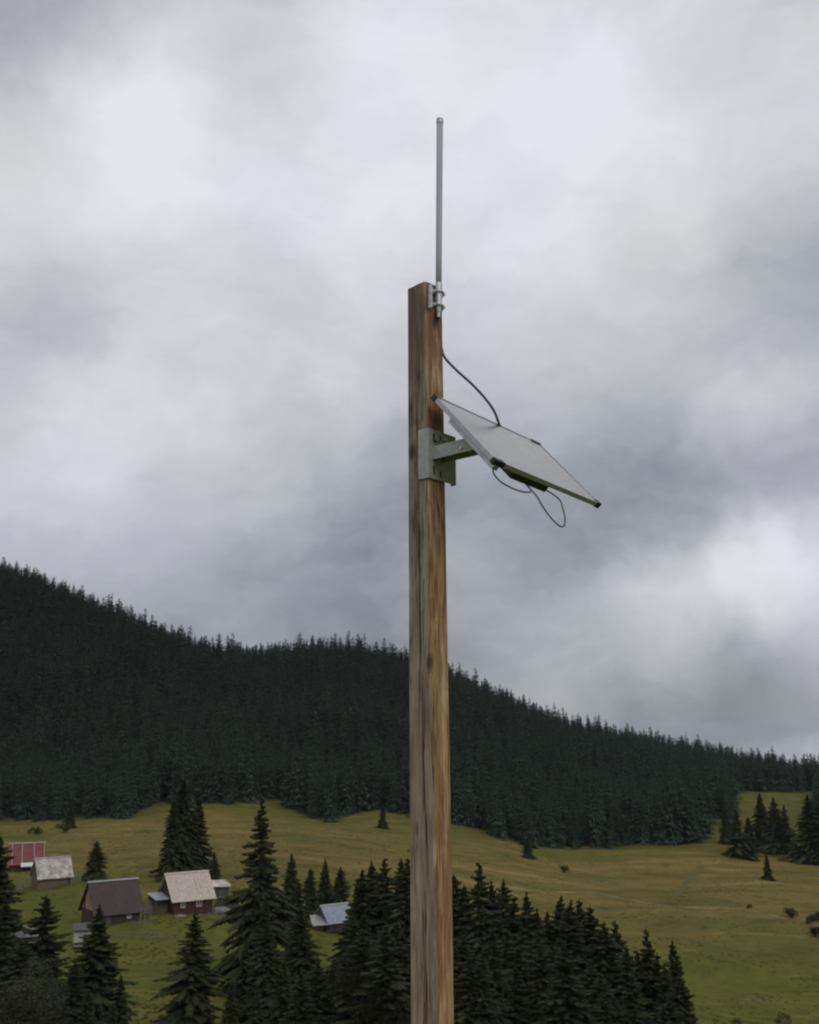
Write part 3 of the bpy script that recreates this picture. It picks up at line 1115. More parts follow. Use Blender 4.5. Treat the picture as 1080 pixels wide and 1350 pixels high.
# ------------------------------------------------------------------ farm buildings
M['roof_brown'] = plain('brown_sheet_roof', C4(.050, .034, .034), C4(.072, .049, .047), 1.2, .6, 0, .3, .02)
M['roof_grey'] = plain('weathered_shingle_roof', C4(.45, .39, .335), C4(.66, .59, .52), 2.2, .85, 0, .5, .03)
M['roof_worn'] = plain('patchy_shingle_roof', C4(.20, .17, .15), C4(.78, .70, .65), .9, .85, 0, .5, .03)
M['roof_red'] = plain('faded_red_roof', C4(.17, .035, .035), C4(.24, .085, .075), 1.5, .7, 0, .3, .02)
M['roof_metal'] = plain('blue_grey_sheet_roof', C4(.24, .26, .32), C4(.34, .36, .43), 1.2, .5, .2, .2, .01)
M['wall_dark'] = plain('dark_stained_boards', C4(.045, .028, .022), C4(.085, .055, .045), 3, .85, 0, .5, .03, stretch=(1, 1, .3))
M['wall_red'] = plain('red_brown_boards', C4(.055, .024, .021), C4(.09, .045, .038), 3, .85, 0, .5, .03, stretch=(1, 1, .3))
M['wall_pink'] = plain('weathered_pinkish_boards', C4(.13, .085, .07), C4(.20, .14, .12), 3, .85, 0, .5, .03, stretch=(1, 1, .4))
M['wall_grey'] = plain('grey_old_boards', C4(.06, .056, .052), C4(.13, .12, .11), 3, .85, 0, .5, .03, stretch=(1, 1, .3))
M['wood_light'] = plain('fresh_light_boards', C4(.32, .22, .13), C4(.42, .31, .2), 3, .8, 0, .4, .02, stretch=(1, 1, .3))
M['white'] = plain('white_paint', C4(.6, .6, .6), C4(.75, .75, .75), 4, .7, 0, .2, .01)
M['offwhite'] = plain('offwhite_plaster', C4(.32, .34, .34), C4(.46, .48, .48), 2, .85, 0, .3, .02)
M['ridge'] = plain('pale_ridge_sheet', C4(.30, .29, .29), C4(.40, .39, .39), 4, .5, .2, .2, .01)
M['glass_dark'] = plain('dark_window_glass', C4(.02, .022, .026), C4(.03, .032, .036), 4, .15, 0, .02, .001, spec=.6)
M['rock'] = plain('grey_rock', C4(.13, .13, .12), C4(.26, .255, .24), 1.4, .9, 0, .8, .15)
M['fence_wood'] = plain('grey_fence_wood', C4(.14, .125, .105), C4(.24, .215, .18), 4, .9, 0, .4, .02)


def roof_slope(mb, L, x_over, y_e, z_e, y_r, z_r, th, nstrips, jag, r):
    """one slope made of sheets side by side, each a little off its neighbour"""
    x0, x1 = -L / 2 - x_over, L / 2 + x_over
    for i in range(nstrips):
        a = x0 + (x1 - x0) * i / nstrips
        b_ = x0 + (x1 - x0) * (i + 1) / nstrips - .02
        dz = r.uniform(-1, 1) * jag
        de = r.uniform(0, 1) * jag * 2
        ye = y_e + (y_e - y_r) * de * .1
        ze = z_e + (z_e - z_r) * de * .1
        mb.hexa([(a, ye, ze + dz), (b_, ye, ze + dz), (b_, y_r, z_r + dz), (a, y_r, z_r + dz),
                 (a, ye, ze + dz + th), (b_, ye, ze + dz + th), (b_, y_r, z_r + dz + th), (a, y_r, z_r + dz + th)])


def house(name, px, base, yaw, L, W, wall_h, roof_h, roof_m, wall_m, gable_m, label, over=.45, strips=14, jag=.02, Y=None, sink=1.0, hip=None):
    r = random.Random(int(px * 7 + base))
    if Y is None:
        p = hit(px, base, 90)
    else:
        q = at(px, base, Y)
        p = Vector((q.x, Y, gz(q.x, Y)))
    o = empty(name, p, yaw)
    tag(o, label, 'house' if 'house' in name else ('barn' if 'barn' in name else 'shed'))
    t_ = .18
    # walls: four faces of boards, the gables taken up to the ridge
    nb = int(L / .45)
    for sy in (-1, 1):
        wf = MB()
        for i in range(nb):
            a = -L / 2 + L * i / nb
            b_ = a + L / nb - .015
            j = r.uniform(0, .03)
            y_out, y_in = sy * (W / 2 + j), sy * (W / 2 - t_)
            wf.box(a, b_, min(y_out, y_in), max(y_out, y_in), -sink, wall_h)
        wf.build('wall', wall_m, o)
    for sx in (-1, 1):
        g = MB()
        gw = MB()
        nb2 = int(W / .4)
        for i in range(nb2):
            a = -W / 2 + W * i / nb2
            b_ = a + W / nb2 - .015
            za = wall_h + roof_h * (1 - abs(a) / (W / 2)) - .05
            zb = wall_h + roof_h * (1 - abs(b_) / (W / 2)) - .05
            j = r.uniform(0, .03)
            xo, xi = sx * (L / 2 + j), sx * (L / 2 - t_)
            lo, hi = min(xo, xi), max(xo, xi)
            gw.box(lo, hi, a, b_, -sink, wall_h - .02)
            g.hexa([(lo, a, wall_h), (hi, a, wall_h), (hi, b_, wall_h), (lo, b_, wall_h), (lo, a, max(za, wall_h + .02)), (hi, a, max(za, wall_h + .02)),
                    (hi, b_, max(zb, wall_h + .02)), (lo, b_, max(zb, wall_h + .02))])
        gw.build('end_wall', wall_m, o)
        g.build('gable', gable_m, o)
    rise = roof_h / (W / 2)
    for sy in (-1, 1):
        rf = MB()
        roof_slope(rf, L, over, sy * (W / 2 + over), wall_h - over * rise, 0, wall_h + roof_h, .07, strips, jag, r)
        rf.build('roof_slope', roof_m, o)
    rc = MB()
    rc.hexa([(-L / 2 - over - .03, -.22, wall_h + roof_h - .04), (L / 2 + over + .03, -.22, wall_h + roof_h - .04), (L / 2 + over + .03, .22, wall_h + roof_h - .04), (-L / 2 - over - .03, .22, wall_h + roof_h - .04),
             (-L / 2 - over - .03, -.05, wall_h + roof_h + .14), (L / 2 + over + .03, -.05, wall_h + roof_h + .14), (L / 2 + over + .03, .05, wall_h + roof_h + .14), (-L / 2 - over - .03, .05, wall_h + roof_h + .14)])
    rc.build('ridge_cap', M['ridge'] if roof_m != M['roof_grey'] else roof_m, o)
    return o


def window(o, x, z, wd, ht, W, side=-1):
    """window on the long wall facing side: frame with a pane set back"""
    y = side * (W / 2 + .05)
    f = MB()
    s = .09
    for (a, b_, c, d) in ((x - wd / 2, x + wd / 2, z - ht / 2, z - ht / 2 + s), (x - wd / 2, x + wd / 2, z + ht / 2 - s, z + ht / 2),
                          (x - wd / 2, x - wd / 2 + s, z - ht / 2 + s, z + ht / 2 - s), (x + wd / 2 - s, x + wd / 2, z - ht / 2 + s, z + ht / 2 - s),
                          (x - s / 2, x + s / 2, z - ht / 2 + s, z + ht / 2 - s)):
        f.box(a, b_, y - .05, y + .03, c, d)
    fo = f.build('window', M['white'], o)
    MB().box(x - wd / 2 + s / 2, x + wd / 2 - s / 2, y - .01, y + .01, z - ht / 2 + s / 2, z + ht / 2 - s / 2).build('pane', M['glass_dark'], fo)


YAW = R(36)
# brown-roofed barn
h1 = house('timber_barn', 146, 1215, YAW, 6.4, 5.9, 1.9, 3.6, M['roof_brown'], M['wall_dark'], M['wood_light'],
           'timber barn with steep dark brown roof and light board gable', over=.45, strips=16, jag=.012)
for i in (-1.9, -.15, 1.6):
    MB().box(-3.32, -3.235, i, i + .22, 1.95, 1.9 + 3.6 * (1 - max(abs(i), abs(i + .22)) / 2.95) - .1).build('gable_post', M['wood_light' if i == -.15 else 'wall_dark'], h1)
MB().box(-2.2, -1.1, -3.07, -2.96, -.4, 1.6).build('door', M['wall_grey'], h1)
window(h1, 1.5, 1.0, .6, .6, 5.9)
# grey-roofed house
h2 = house('log_house', 244, 1199, YAW, 6.1, 5.6, 2.1, 3.1, M['roof_grey'], M['wall_red'], M['wall_dark'],
           'log house with pale grey shingle roof and red-brown walls', over=.45, strips=24, jag=.03)
window(h2, .9, 1.15, .8, .9, 5.6)
window(h2, -1.6, 1.15, .7, .8, 5.6)
MB().box(1.9, 2.7, -2.92, -2.81, -.6, 1.75).build('door', M['wall_dark'], h2)
# its lean-to with a bluish sheet roof
lt = MB()
for i in range(8):
    a = -5.4 + i * .28
    lt.hexa([(a, -1.9, 1.9), (a + .27, -1.9, 1.94), (a + .27, 1.6, 2.5), (a, 1.6, 2.46), (a, -1.9, 1.97), (a + .27, -1.9, 2.01), (a + .27, 1.6, 2.57), (a, 1.6, 2.53)])
lt.build('lean_to_roof', M['roof_metal'], h2)
for i in range(3):
    MB().box(-5.3, -5.18, -1.7 + i * 1.5, -1.58 + i * 1.5, -1.0, 1.95).build('lean_to_post', M['wall_grey'], h2)
MB().box(-5.2, -3.1, 1.3, 1.42, -1.0, 2.2).build('lean_to_wall', M['wall_grey'], h2)
# small worn barn
h3 = house('old_barn', 67, 1167, YAW, 5.6, 4.6, 1.9, 2.8, M['roof_worn'], M['wall_pink'], M['wall_grey'],
           'small old barn with patchy whitish shingle roof and pinkish board wall', over=.4, strips=22, jag=.035)
MB().box(2.35, 2.75, -2.42, -2.3, -.5, 1.9).build('door', M['wall_dark'], h3)
MB().box(-2.7, 2.3, -2.40, -2.32, .95, 1.15).build('wall_rail', M['wall_grey'], h3)
# red-roofed house
h4 = house('cottage_house', 33, 1153, R(24), 6.2, 5.4, 2.0, 3.3, M['roof_red'], M['wall_dark'], M['wall_grey'],
           'house with bright red sheet roof half hidden behind the worn barn', over=.5, strips=12, jag=.02, Y=212)
for i in (-2.9, -1.0, 1.3, 3.2):
    sl = MB()
    W_, rh = 5.4, 3.3
    ye, ze = -(W_ / 2 + .5), 2.0 - .5 * rh / (W_ / 2)
    sl.hexa([(i, ye, ze + .08), (i + .12, ye, ze + .08), (i + .12, -.1, 2.0 + rh + .0), (i, -.1, 2.0 + rh + .0),
             (i, ye, ze + .18), (i + .12, ye, ze + .18), (i + .12, -.1, 2.0 + rh + .12), (i, -.1, 2.0 + rh + .12)])
    sl.build('roof_seam', M['ridge'], h4)
MB().hexa([(-1.2, -5.2, 1.25), (1.2, -5.2, 1.25), (1.2, -3.4, 1.75), (-1.2, -3.4, 1.75), (-1.2, -5.2, 1.35), (1.2, -5.2, 1.35), (1.2, -3.4, 1.85), (-1.2, -3.4, 1.85)]).build('porch_roof', M['white'], h4)
for q in (-1.1, .98):
    MB().box(q, q + .12, -5.0, -4.88, -1.2, 1.3).build('porch_post', M['wall_grey'], h4)
# shed with a sheet metal roof and a lower porch roof
h5 = house('metal_roof_shed', 440, 1226, R(36), 4.3, 4.4, 1.7, 2.0, M['roof_metal'], M['wall_dark'], M['wall_grey'],
           'small shed with blue-grey sheet metal roof among the spruces', over=.4, strips=9, jag=.01)
MB().hexa([(-5.0, -2.0, 1.30), (-2.0, -2.6, 1.30), (-2.0, 1.2, 2.25), (-3.6, 1.2, 2.25), (-5.0, -2.0, 1.38), (-2.0, -2.6, 1.38), (-2.0, 1.2, 2.33), (-3.6, 1.2, 2.33)]).build('porch_roof', M['ridge'], h5)
for (q, q2) in ((-4.7, -1.9), (-2.5, -2.3)):
    MB().box(q, q + .12, q2, q2 + .12, -1, 1.3).build('porch_post', M['wall_grey'], h5)
MB().box(-3.9, -2.6, -1.0, -.9, -.8, 1.2).build('door', M['wood_light'], h5)

# white-washed outbuilding below the brown barn
p = at(108, 1238, 134)
p.z = gz(p.x, p.y)
wsd = empty('small_shed', p, R(20))
tag(wsd, 'small whitish shed half hidden by the spruce below the brown-roofed barn', 'shed')
MB().box(-1.0, 1.0, -.9, .9, -.8, 1.9).build('wall', M['offwhite'], wsd)
MB().hexa([(-1.2, -1.2, 1.9), (1.2, -1.2, 1.9), (1.2, 1.1, 2.4), (-1.2, 1.1, 2.4), (-1.2, -1.2, 2.0), (1.2, -1.2, 2.0), (1.2, 1.1, 2.5), (-1.2, 1.1, 2.5)]).build('roof', M['wall_grey'], wsd)
MB().box(.1, .7, -.96, -.9, -.6, 1.4).build('door', M['wall_dark'], wsd)


# ---- fences, rocks, woodpile
def fence(a, b_, n, label, h=1.3, rails=2, boards=False, group=None):
    """posts and rails (or close boards) that follow the ground between two points"""
    root = empty('wooden_fence', (a.x, a.y, gz(a.x, a.y)))
    tag(root, label, 'fence', group)
    O = Vector(root.location)
    P = []
    for i in range(n + 1):
        q = a.lerp(b_, i / n)
        P.append(Vector((q.x, q.y, gz(q.x, q.y))) - O)
    d = (b_ - a).normalized()
    d.z = 0
    d.normalize()
    nrm = Vector((-d.y, d.x, 0))
    up = Vector((0, 0, 1))
    for i, q in enumerate(P):
        MB().obox(q, d, nrm, up, (-.07, .07), (-.07, .07), (-.5, h + rnd.uniform(-.1, .15))).build('post', M['fence_wood'], root)
    for i in range(n):
        if boards:
            for k in range(5):
                q = P[i].lerp(P[i + 1], (k + .5) / 5)
                w_ = (P[i + 1] - P[i]).length / 10 - .02
                MB().obox(q, d, nrm, up, (-w_, w_), (-.11, -.08), (-.3, h * rnd.uniform(.85, 1.0))).build('board', M['fence_wood'], root)
        for k in range(rails):
            z = h * (k + 1) / (rails + .4)
            MB().tube([P[i] + up * z, P[i + 1] + up * z], .045, 6).build('rail', M['fence_wood'], root)
    return root


fence(hit(186, 1205, 90), hit(222, 1202, 90), 4, 'close-boarded pale wooden fence between the brown barn and the grey-roofed house', 2.0, 1, True)
fence(hit(152, 1238, 90), hit(228, 1241, 90), 7, 'post and rail fence across the bright grass below the barns', 1.0, 2)
fence(hit(275, 1213, 90), hit(330, 1212, 90), 6, 'grey rail fence in front of the yard right of the grey-roofed house', 1.1, 3)
fence(hit(6, 1176, 90), hit(38, 1172, 90), 4, 'short grey fence below the red-roofed house', 1.1, 2)
fence(hit(94, 1168, 90), hit(106, 1164, 90), 2, 'short leaning fence at the right corner of the worn barn', 1.0, 2)
for i, (px, py) in enumerate([(184, 1222), (190, 1223), (198, 1218)]):
    p = hit(px, py, 90)
    MB().tube([(0, 0, -.4), (.02, .01, .9), (.05, 0, 2.4)], [.09, .08, .06], 7).build('stake', M['fence_wood'], None, loc=None)
    s = bpy.context.scene.collection.objects[-1]
    s.location = p
    tag(s, ['pale upright stake in the grass right of the brown barn, left of three', 'pale upright stake right of the brown barn, middle of three',
            'pale upright stake right of the brown barn, right of three'][i], 'stake', 'stakes beside the brown barn')


def rock(px, py, Y, size, label, seed):
    r = random.Random(seed)
    p = at(px, py, Y)
    p.z = gz(p.x, p.y)
    bm = bmesh.new()
    bmesh.ops.create_icosphere(bm, subdivisions=3, radius=1)
    k = [Vector((r.gauss(0, 1), r.gauss(0, 1), r.gauss(0, 1))).normalized() for _ in range(9)]
    for v_ in bm.verts:
        d = v_.co.normalized()
        m_ = 1.0
        for q in k:
            t_ = d.dot(q)
            if t_ > .72:
                m_ = min(m_, .72 / t_)
        v_.co = Vector((d.x * size[0], d.y * size[1], d.z * size[2])) * m_ * r.uniform(.97, 1.03)
    m_ = bpy.data.meshes.new('rock')
    bm.to_mesh(m_)
    bm.free()
    m_.materials.append(M['rock'])
    o = bpy.data.objects.new('rock', m_)
    o.location = p + Vector((0, 0, size[2] * .4))
    col.objects.link(o)
    tag(o, label, 'rock', 'grey rocks between the houses')


rock(38, 1222, 132, (2.2, 1.6, 2.0), 'grey rock outcrop left of the brown-roofed barn behind the broad spruce', 1)
rock(50, 1232, 130, (1.4, 1.2, 1.3), 'smaller grey rock at the right foot of the outcrop', 2)
rock(388, 1205, 166, (2.3, 1.4, 1.9), 'pale grey boulder between the ragged spruce and the metal-roofed shed', 3)
rock(374, 1200, 160, (1.3, 1.1, 1.1), 'smaller boulder left of the pale one beside the ragged spruce', 4)
rock(238, 1209, 150, (.9, .5, .35), 'flat pale stone in the yard of the grey-roofed house', 5)
rock(292, 1202, 156, (1.5, 1.0, .8), 'grey stone in the yard right of the grey-roofed house', 6)

# woodpile: every log is a part
p = hit(300, 1196, 90)
wp = empty('woodpile', p, R(12))
tag(wp, 'stack of grey firewood logs right of the grey-roofed house', 'woodpile')
lg = MB().tube([(0, -.6, 0), (0, .6, 0)], .17, 8)
lm = bpy.data.meshes.new('log')
lm.from_pydata(lg.v, [], lg.f)
lm.materials.append(M['wall_grey'])
for rr_ in range(5):
    for c_ in range(12 - rr_):
        o = bpy.data.objects.new('log', lm)
        o.parent = wp
        o.location = (-2 + c_ * .35 + rr_ * .17, rnd.uniform(-.08, .08), .15 + rr_ * .30)
        col.objects.link(o)
# small hut roof peeping out behind the logs
p = hit(287, 1184, 90)
hut = empty('small_shed', p, R(30))
tag(hut, 'low hut with a bright white roof edge behind the woodpile', 'shed')
MB().box(-1.4, 1.4, -1.2, 1.2, -.8, 1.9).build('wall', M['wall_grey'], hut)
MB().hexa([(-1.7, -1.5, 1.9), (1.7, -1.5, 1.9), (1.7, 1.4, 2.5), (-1.7, 1.4, 2.5), (-1.7, -1.5, 2.0), (1.7, -1.5, 2.0), (1.7, 1.4, 2.6), (-1.7, 1.4, 2.6)]).build('roof', M['roof_worn'], hut)
MB().box(-.2, 1.5, -1.62, -1.52, 1.86, 2.06).build('fascia', M['white'], hut)

# ------------------------------------------------------------------ the wooden post
Y0 = 5.0


def post_axis(z):
    """centre, half-width and turn of the squared timber at height z"""
    f = (2.44 - z) / 3.72
    cx_ = .083 + .024 * f
    wd = .1372 + .0150 * f
    tw = R(12.5) * max(0, f) ** .9
    return Vector((cx_, Y0, z)), wd, tw


def post_frame(z):
    c, wd, tw = post_axis(z)
    a = R(-45) + tw                      # outward normal of the right-hand face
    n_ = Vector((math.cos(a), math.sin(a), 0))
    t_ = Vector((-math.sin(a), math.cos(a), 0))   # along the face, away from the near edge
    return c, wd, n_, t_


# height of the top so that the near edge shows at the right place
near0 = Vector((.083, Y0 - .097, 0))
ZT = at(560, 370.5, near0.y).z
ZB = -2.9
NS = 14
levels = [ZB + (ZT - ZB) * i / 230 for i in range(231)]
pr = random.Random(9)
ring = []
for s in range(4):
    for k in range(NS):
        ring.append((s, (k + .5) / NS if False else k / NS))
crack_paths = [
    # side (0 = right face, 3 = left face), position 0..1 at (z) list, depth
    (3, [(-1.5, .50), (-.9, .56), (-.45, .62), (-.1, .60), (.35, .52), (.9, .50), (1.2, .46)], .014, .040),
    (3, [(-1.6, .66), (-1.0, .70), (-.5, .72), (-.2, .76)], .006, .025),
    (3, [(.1, .30), (.8, .36), (1.5, .40), (2.2, .44)], .007, .028),
    (0, [(.3, .40), (.9, .46), (1.5, .52), (2.35, .60)], .006, .025),
    (0, [(-1.5, .30), (-.8, .26), (-.1, .34)], .004, .02)]


def build_post():
    V, side_a, crack_a = [], [], []
    n = len(ring)
    for z in levels:
        c, wd, n_, t_ = post_frame(z)
        for (s, f) in ring:
            an = math.pi / 2 * s
            nn = n_ * math.cos(an) + t_ * math.sin(an)
            tt = t_ * math.cos(an) - n_ * math.sin(an)
            u = f * 2 - 1
            # rounded arris with a little irregular wane
            e = min(f, 1 - f) * wd
            rad = .010 + .004 * math.sin(z * 3.1 + s * 2) + .003 * math.sin(z * 11 + s) + (.008 if math.sin(z * 5.3 + s * 2.2) > .93 else 0)
            inset = 0.0
            if e < rad:
                inset = rad - math.sqrt(max(rad * rad - (rad - e) ** 2, 0))
            wav = .0024 * math.sin(z * 2.3 + s * 1.7 + f * 3) + .0014 * math.sin(z * 7.7 + f * 9 + s) + .0007 * math.sin(z * 31 + s * 5 + f * 4)
            ck = 0.0
            for (cs, pth, dep, wid) in crack_paths:
                if cs != s or z < pth[0][0] - .15 or z > pth[-1][0] + .1:
                    continue
                pos = np.interp(z, [q[0] for q in pth], [q[1] for q in pth]) + .02 * math.sin(z * 9 + dep * 900) + .01 * math.sin(z * 27)
                fade = min(1, max(0, (z - pth[0][0] + .15) / .3), max(0, (pth[-1][0] + .1 - z) / .3))
                g = math.exp(-((f - pos) / wid) ** 2) * fade * (.75 + .25 * math.sin(z * 6 + cs))
                ck = max(ck, g * (dep / .011))
                inset += dep * g
            p = c + nn * (wd / 2 - inset + wav) + tt * (u * wd / 2)
            if e < 1e-6:                # the corner vertex itself
                p = c + (nn + tt * u) * (wd / 2 - .0035)
            V.append(p)
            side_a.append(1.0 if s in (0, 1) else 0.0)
            crack_a.append(min(1, ck))
    F = []
    for i in range(len(levels) - 1):
        for k in range(n):
            F.append((i * n + k, i * n + (k + 1) % n, (i + 1) * n + (k + 1) % n, (i + 1) * n + k))
    # top: sawn end, slightly domed and sunk at the rim
    top0 = (len(levels) - 1) * n
    c, wd, n_, t_ = post_frame(ZT)
    prev = top0
    for q, (sc, dz) in enumerate([(.93, .003), (.6, .004), (.25, .003)]):
        st = len(V)
        for k in range(n):
            b0 = V[top0 + k]
            V.append(c + (b0 - c) * sc + Vector((0, 0, dz)))
            side_a.append(0)
            crack_a.append(.35)
        for k in range(n):
            F.append((prev + k, prev + (k + 1) % n, st + (k + 1) % n, st + k))
        prev = st
    F.append(tuple(prev + k for k in range(n)))
    F.append(tuple(range(n))[::-1])
    m_ = bpy.data.meshes.new('wooden_post')
    m_.from_pydata([tuple(p) for p in V], [], F)
    for nm, dat in (('side', side_a), ('crack', crack_a)):
        a_ = m_.attributes.new(nm, 'FLOAT', 'POINT')
        a_.data.foreach_set('value', dat)
    m_.polygons.foreach_set('use_smooth', [True] * len(m_.polygons))
    m_.materials.append(M['timber'])
    m_.update()
    o = bpy.data.objects.new('wooden_post', m_)
    col.objects.link(o)
    es = o.modifiers.new('edges', 'EDGE_SPLIT')
    es.split_angle = R(38)
    tag(o, 'tall square weathered timber post, grey-brown on one face and orange-brown on the other', 'post')


build_post()

UP = Vector((0, 0, 1))


def nut(mb, c, n_, r_, h_, k=6):
    """hexagonal nut or bolt head standing on the plane with normal n_"""
    mb.tube([c, c + n_ * h_], r_, k)
    return mb


# ------------------------------------------------------------------ antenna mast with its clamps
zc_top = at(577, 372, Y0).z
base_c, wdt, nT, tT = post_frame(ZT)
mast_bot = at(578.2, 405, Y0 - .045)
mast_mid = at(578.2, 372, Y0 - .045)
mast_top = at(580.0, 157, Y0 - .030)
dm = (mast_top - mast_bot).normalized()
ant = empty('antenna', mast_bot)
tag(ant, 'slim grey vertical whip antenna clamped to the top of the wooden post', 'antenna')
L_ = (mast_top - mast_bot).length
aM = MB().tube([dm * (.0), dm * .30, dm * (L_ - .035)], [.0165, .0165, .0185], 20)
aM.build('mast', M['mast'], ant, smooth=True)
MB().tube([dm * (L_ - .035), dm * (L_ - .03), dm * (L_ - .006), dm * L_], [.0187, .0200, .0200, .0190], 20).build('end_cap', M['galv'], ant)
MB().tube([dm * (-.03), dm * (.005), dm * .012, dm * .14], [.014, .0185, .0195, .0195], 18).build('lower_ferrule', M['bright_metal'], ant)
MB().tube([dm * (-.06), dm * (-.03)], [.010, .0115], 10).build('connector', M['bright_metal'], ant)
# mounting plate on the right-hand face of the post, standoff and two U-bolts
O = mast_bot
cA, wA, nA, tA = post_frame(mast_bot.z + .055)
mc = mast_bot + dm * .055
# plate lies on the face around the near edge
face_c = cA + nA * (wA / 2)
tt0 = (mc - face_c).dot(tA)
stand = (mc - face_c).dot(nA)
pl = MB()
pl.obox(face_c - O, nA, tA, UP, (.002, .008), (tt0 - .066, tt0 - .052), (-.080, .055))
pl.obox(face_c - O, nA, tA, UP, (.002, .030), (tt0 - .0702, tt0 - .0662), (-.080, .055))
for dz in (-.048, .030):
    pl.obox(face_c - O, nA, tA, UP, (.002, .0078), (tt0 - .0518, tt0 + .046), (dz - .013, dz + .013))
pl.build('mount_plate', M['bright_metal'], ant, bevel=.001)
for k, dz in enumerate((-.048, .030)):
    c_ = face_c + UP * dz - O
    m0 = mc + dm * (dz) - O
    ub = []
    for q in range(13):
        an = math.pi * q / 12
        ub.append(m0 + tA * (.026 * math.cos(an)) + nA * (.026 * math.sin(an)))
    pts_u = [c_ + tA * (tt0 + .026) + nA * .0] + ub + [c_ + tA * (tt0 - .026) + nA * .0]
    u_ = MB().tube(pts_u, .0045, 8).build('u_bolt', M['bright_metal'], ant, smooth=True)
    sb = MB()
    sb.obox(c_, nA, tA, UP, (.008, max(.012, stand - .012)), (tt0 - .030, tt0 + .034), (-.008, .008))
    sb.build('saddle', M['galv'], ant, bevel=.001)
    nm_ = MB()
    for sg in (-1, 1):
        nut(nm_, c_ + tA * (tt0 + sg * .026) + nA * (stand * .55), nA, .0095, .010)
    nm_.build('nuts', M['bright_metal'], u_)
lb = MB()
for dz in (-.066, .044):
    nut(lb, face_c - O + tA * (tt0 - .059) + UP * dz + nA * .008, nA, .009, .007)
lb.build('lag_bolts', M['galv'], ant)
# clamp jaw that pokes out on the far side of the mast
jw = MB()
for dz in (-.048, .030):
    jw.obox(mc + dm * dz - O, nA, tA, UP, (-.014, .014), (.024, .040), (-.008, .008))
jw.build('clamp_jaw', M['bright_metal'], ant, bevel=.001)

# ------------------------------------------------------------------ solar panel
A = at(573, 520, 4.86)
B = at(654, 606, 4.56)
lo, hi = 4.9, 6.2
for _ in range(40):
    mid = (lo + hi) / 2
    if (B - A).dot(at(711, 584, mid) - A) < 0:
        lo = mid
    else:
        hi = mid
sgn = (B - A).dot(at(711, 584, 4.9) - A)
best = min((abs((B - A).dot(at(711, 584, y) - A)), y) for y in np.arange(4.9, 6.2, .005))
D = at(711, 584, best[1])
ea = (B - A)
La = ea.length
ea.normalize()
eb = (D - A)
eb = (eb - ea * eb.dot(ea))
Lb = eb.length
eb.normalize()
en = ea.cross(eb)
if en.z < 0:
    en = -en
print('panel', La, Lb, en, 'YD', best[1])
# A is the corner of the top surface, ea runs down to B, eb across to D
sp_root = empty('solar_panel', A)
tag(sp_root, 'tilted solar panel with pale shining glass on an arm beside the post', 'solar panel')
Z3 = Vector((0, 0, 0))
TH, LIP = .026, .012
fr_ = MB()
fr_.obox(Z3, ea, eb, en, (0, La), (0, LIP), (-TH, 0))
fr_.obox(Z3, ea, eb, en, (0, La), (Lb - LIP, Lb), (-TH, 0))
fr_.obox(Z3, ea, eb, en, (0, LIP), (LIP, Lb - LIP), (-TH, 0))
fr_.obox(Z3, ea, eb, en, (La - LIP, La), (LIP, Lb - LIP), (-TH, 0))
# inward flanges below
fl = .022
fr_.obox(Z3, ea, eb, en, (LIP, La - LIP), (LIP, LIP + fl), (-TH, -TH + .002))
fr_.obox(Z3, ea, eb, en, (LIP, La - LIP), (Lb - LIP - fl, Lb - LIP), (-TH, -TH + .002))
fr_.build('frame', M['alu'], sp_root, bevel=.0012)
MB().obox(Z3, ea, eb, en, (LIP, La - LIP), (LIP, Lb - LIP), (-.007, -.003)).build('glass', M['panel_glass'], sp_root)
MB().obox(Z3, ea, eb, en, (LIP, La - LIP), (LIP, Lb - LIP), (-.010, -.0075)).build('back_sheet', M['white'], sp_root)
# moulded black corner protectors
for (u, v, lu, lv) in ((0, 0, .030, .030), (La, 0, .026, .075), (0, Lb, .024, .085), (La, Lb, .032, .032)):
    cc = MB()
    su = -1 if u > 0 else 1
    sv = -1 if v > 0 else 1
    e_ = .005
    ru = sorted((u - su * e_, u + su * lu))
    rv = sorted((v - sv * e_, v + sv * lv))
    cc.obox(Z3, ea, eb, en, ru, rv, (-TH - e_, .003))
    cc.build('corner_protector', M['black_plastic'], sp_root, bevel=.004)
# junction box under the lower edge
jb = MB()
jb.obox(Z3, ea, eb, en, (La - .13, La - .012), (Lb * .20, Lb * .52), (-.066, -TH + .0))
jb.build('junction_box', M['box_plastic'], sp_root, bevel=.004)
# cross rail under the panel that the arm bolts to
rl = MB()
rl.obox(Z3, ea, eb, en, (La * .32, La + .012), (.002, .040), (-TH - .022, -TH - .001))
rl.build('mount_rail', M['galv'], sp_root, bevel=.001)

# ------------------------------------------------------------------ wall bracket and arm
zb = at(575, 600, 4.95).z
cB, wB, nB, tB = post_frame(zb)
FB = cB + nB * (wB / 2 + .007)
br = empty('mounting_bracket', FB)
tag(br, 'galvanised steel bracket with a channel arm carrying the solar panel', 'bracket')
th_ = .004
zlo, zhi = at(566, 632, 4.93).z - zb, at(566, 567, 4.93).z - zb
t0_, t1_ = -wB / 2 - .0045, wB / 2 + .075
slots = [(-.044, -.026, zhi - .070, zhi - .022), (-.026, -.010, zhi - .070, zhi - .056), (-.044, -.026, zlo + .022, zlo + .070), (.012, .028, zhi - .050, zhi - .020), (.012, .028, zlo + .018, zlo + .050)]


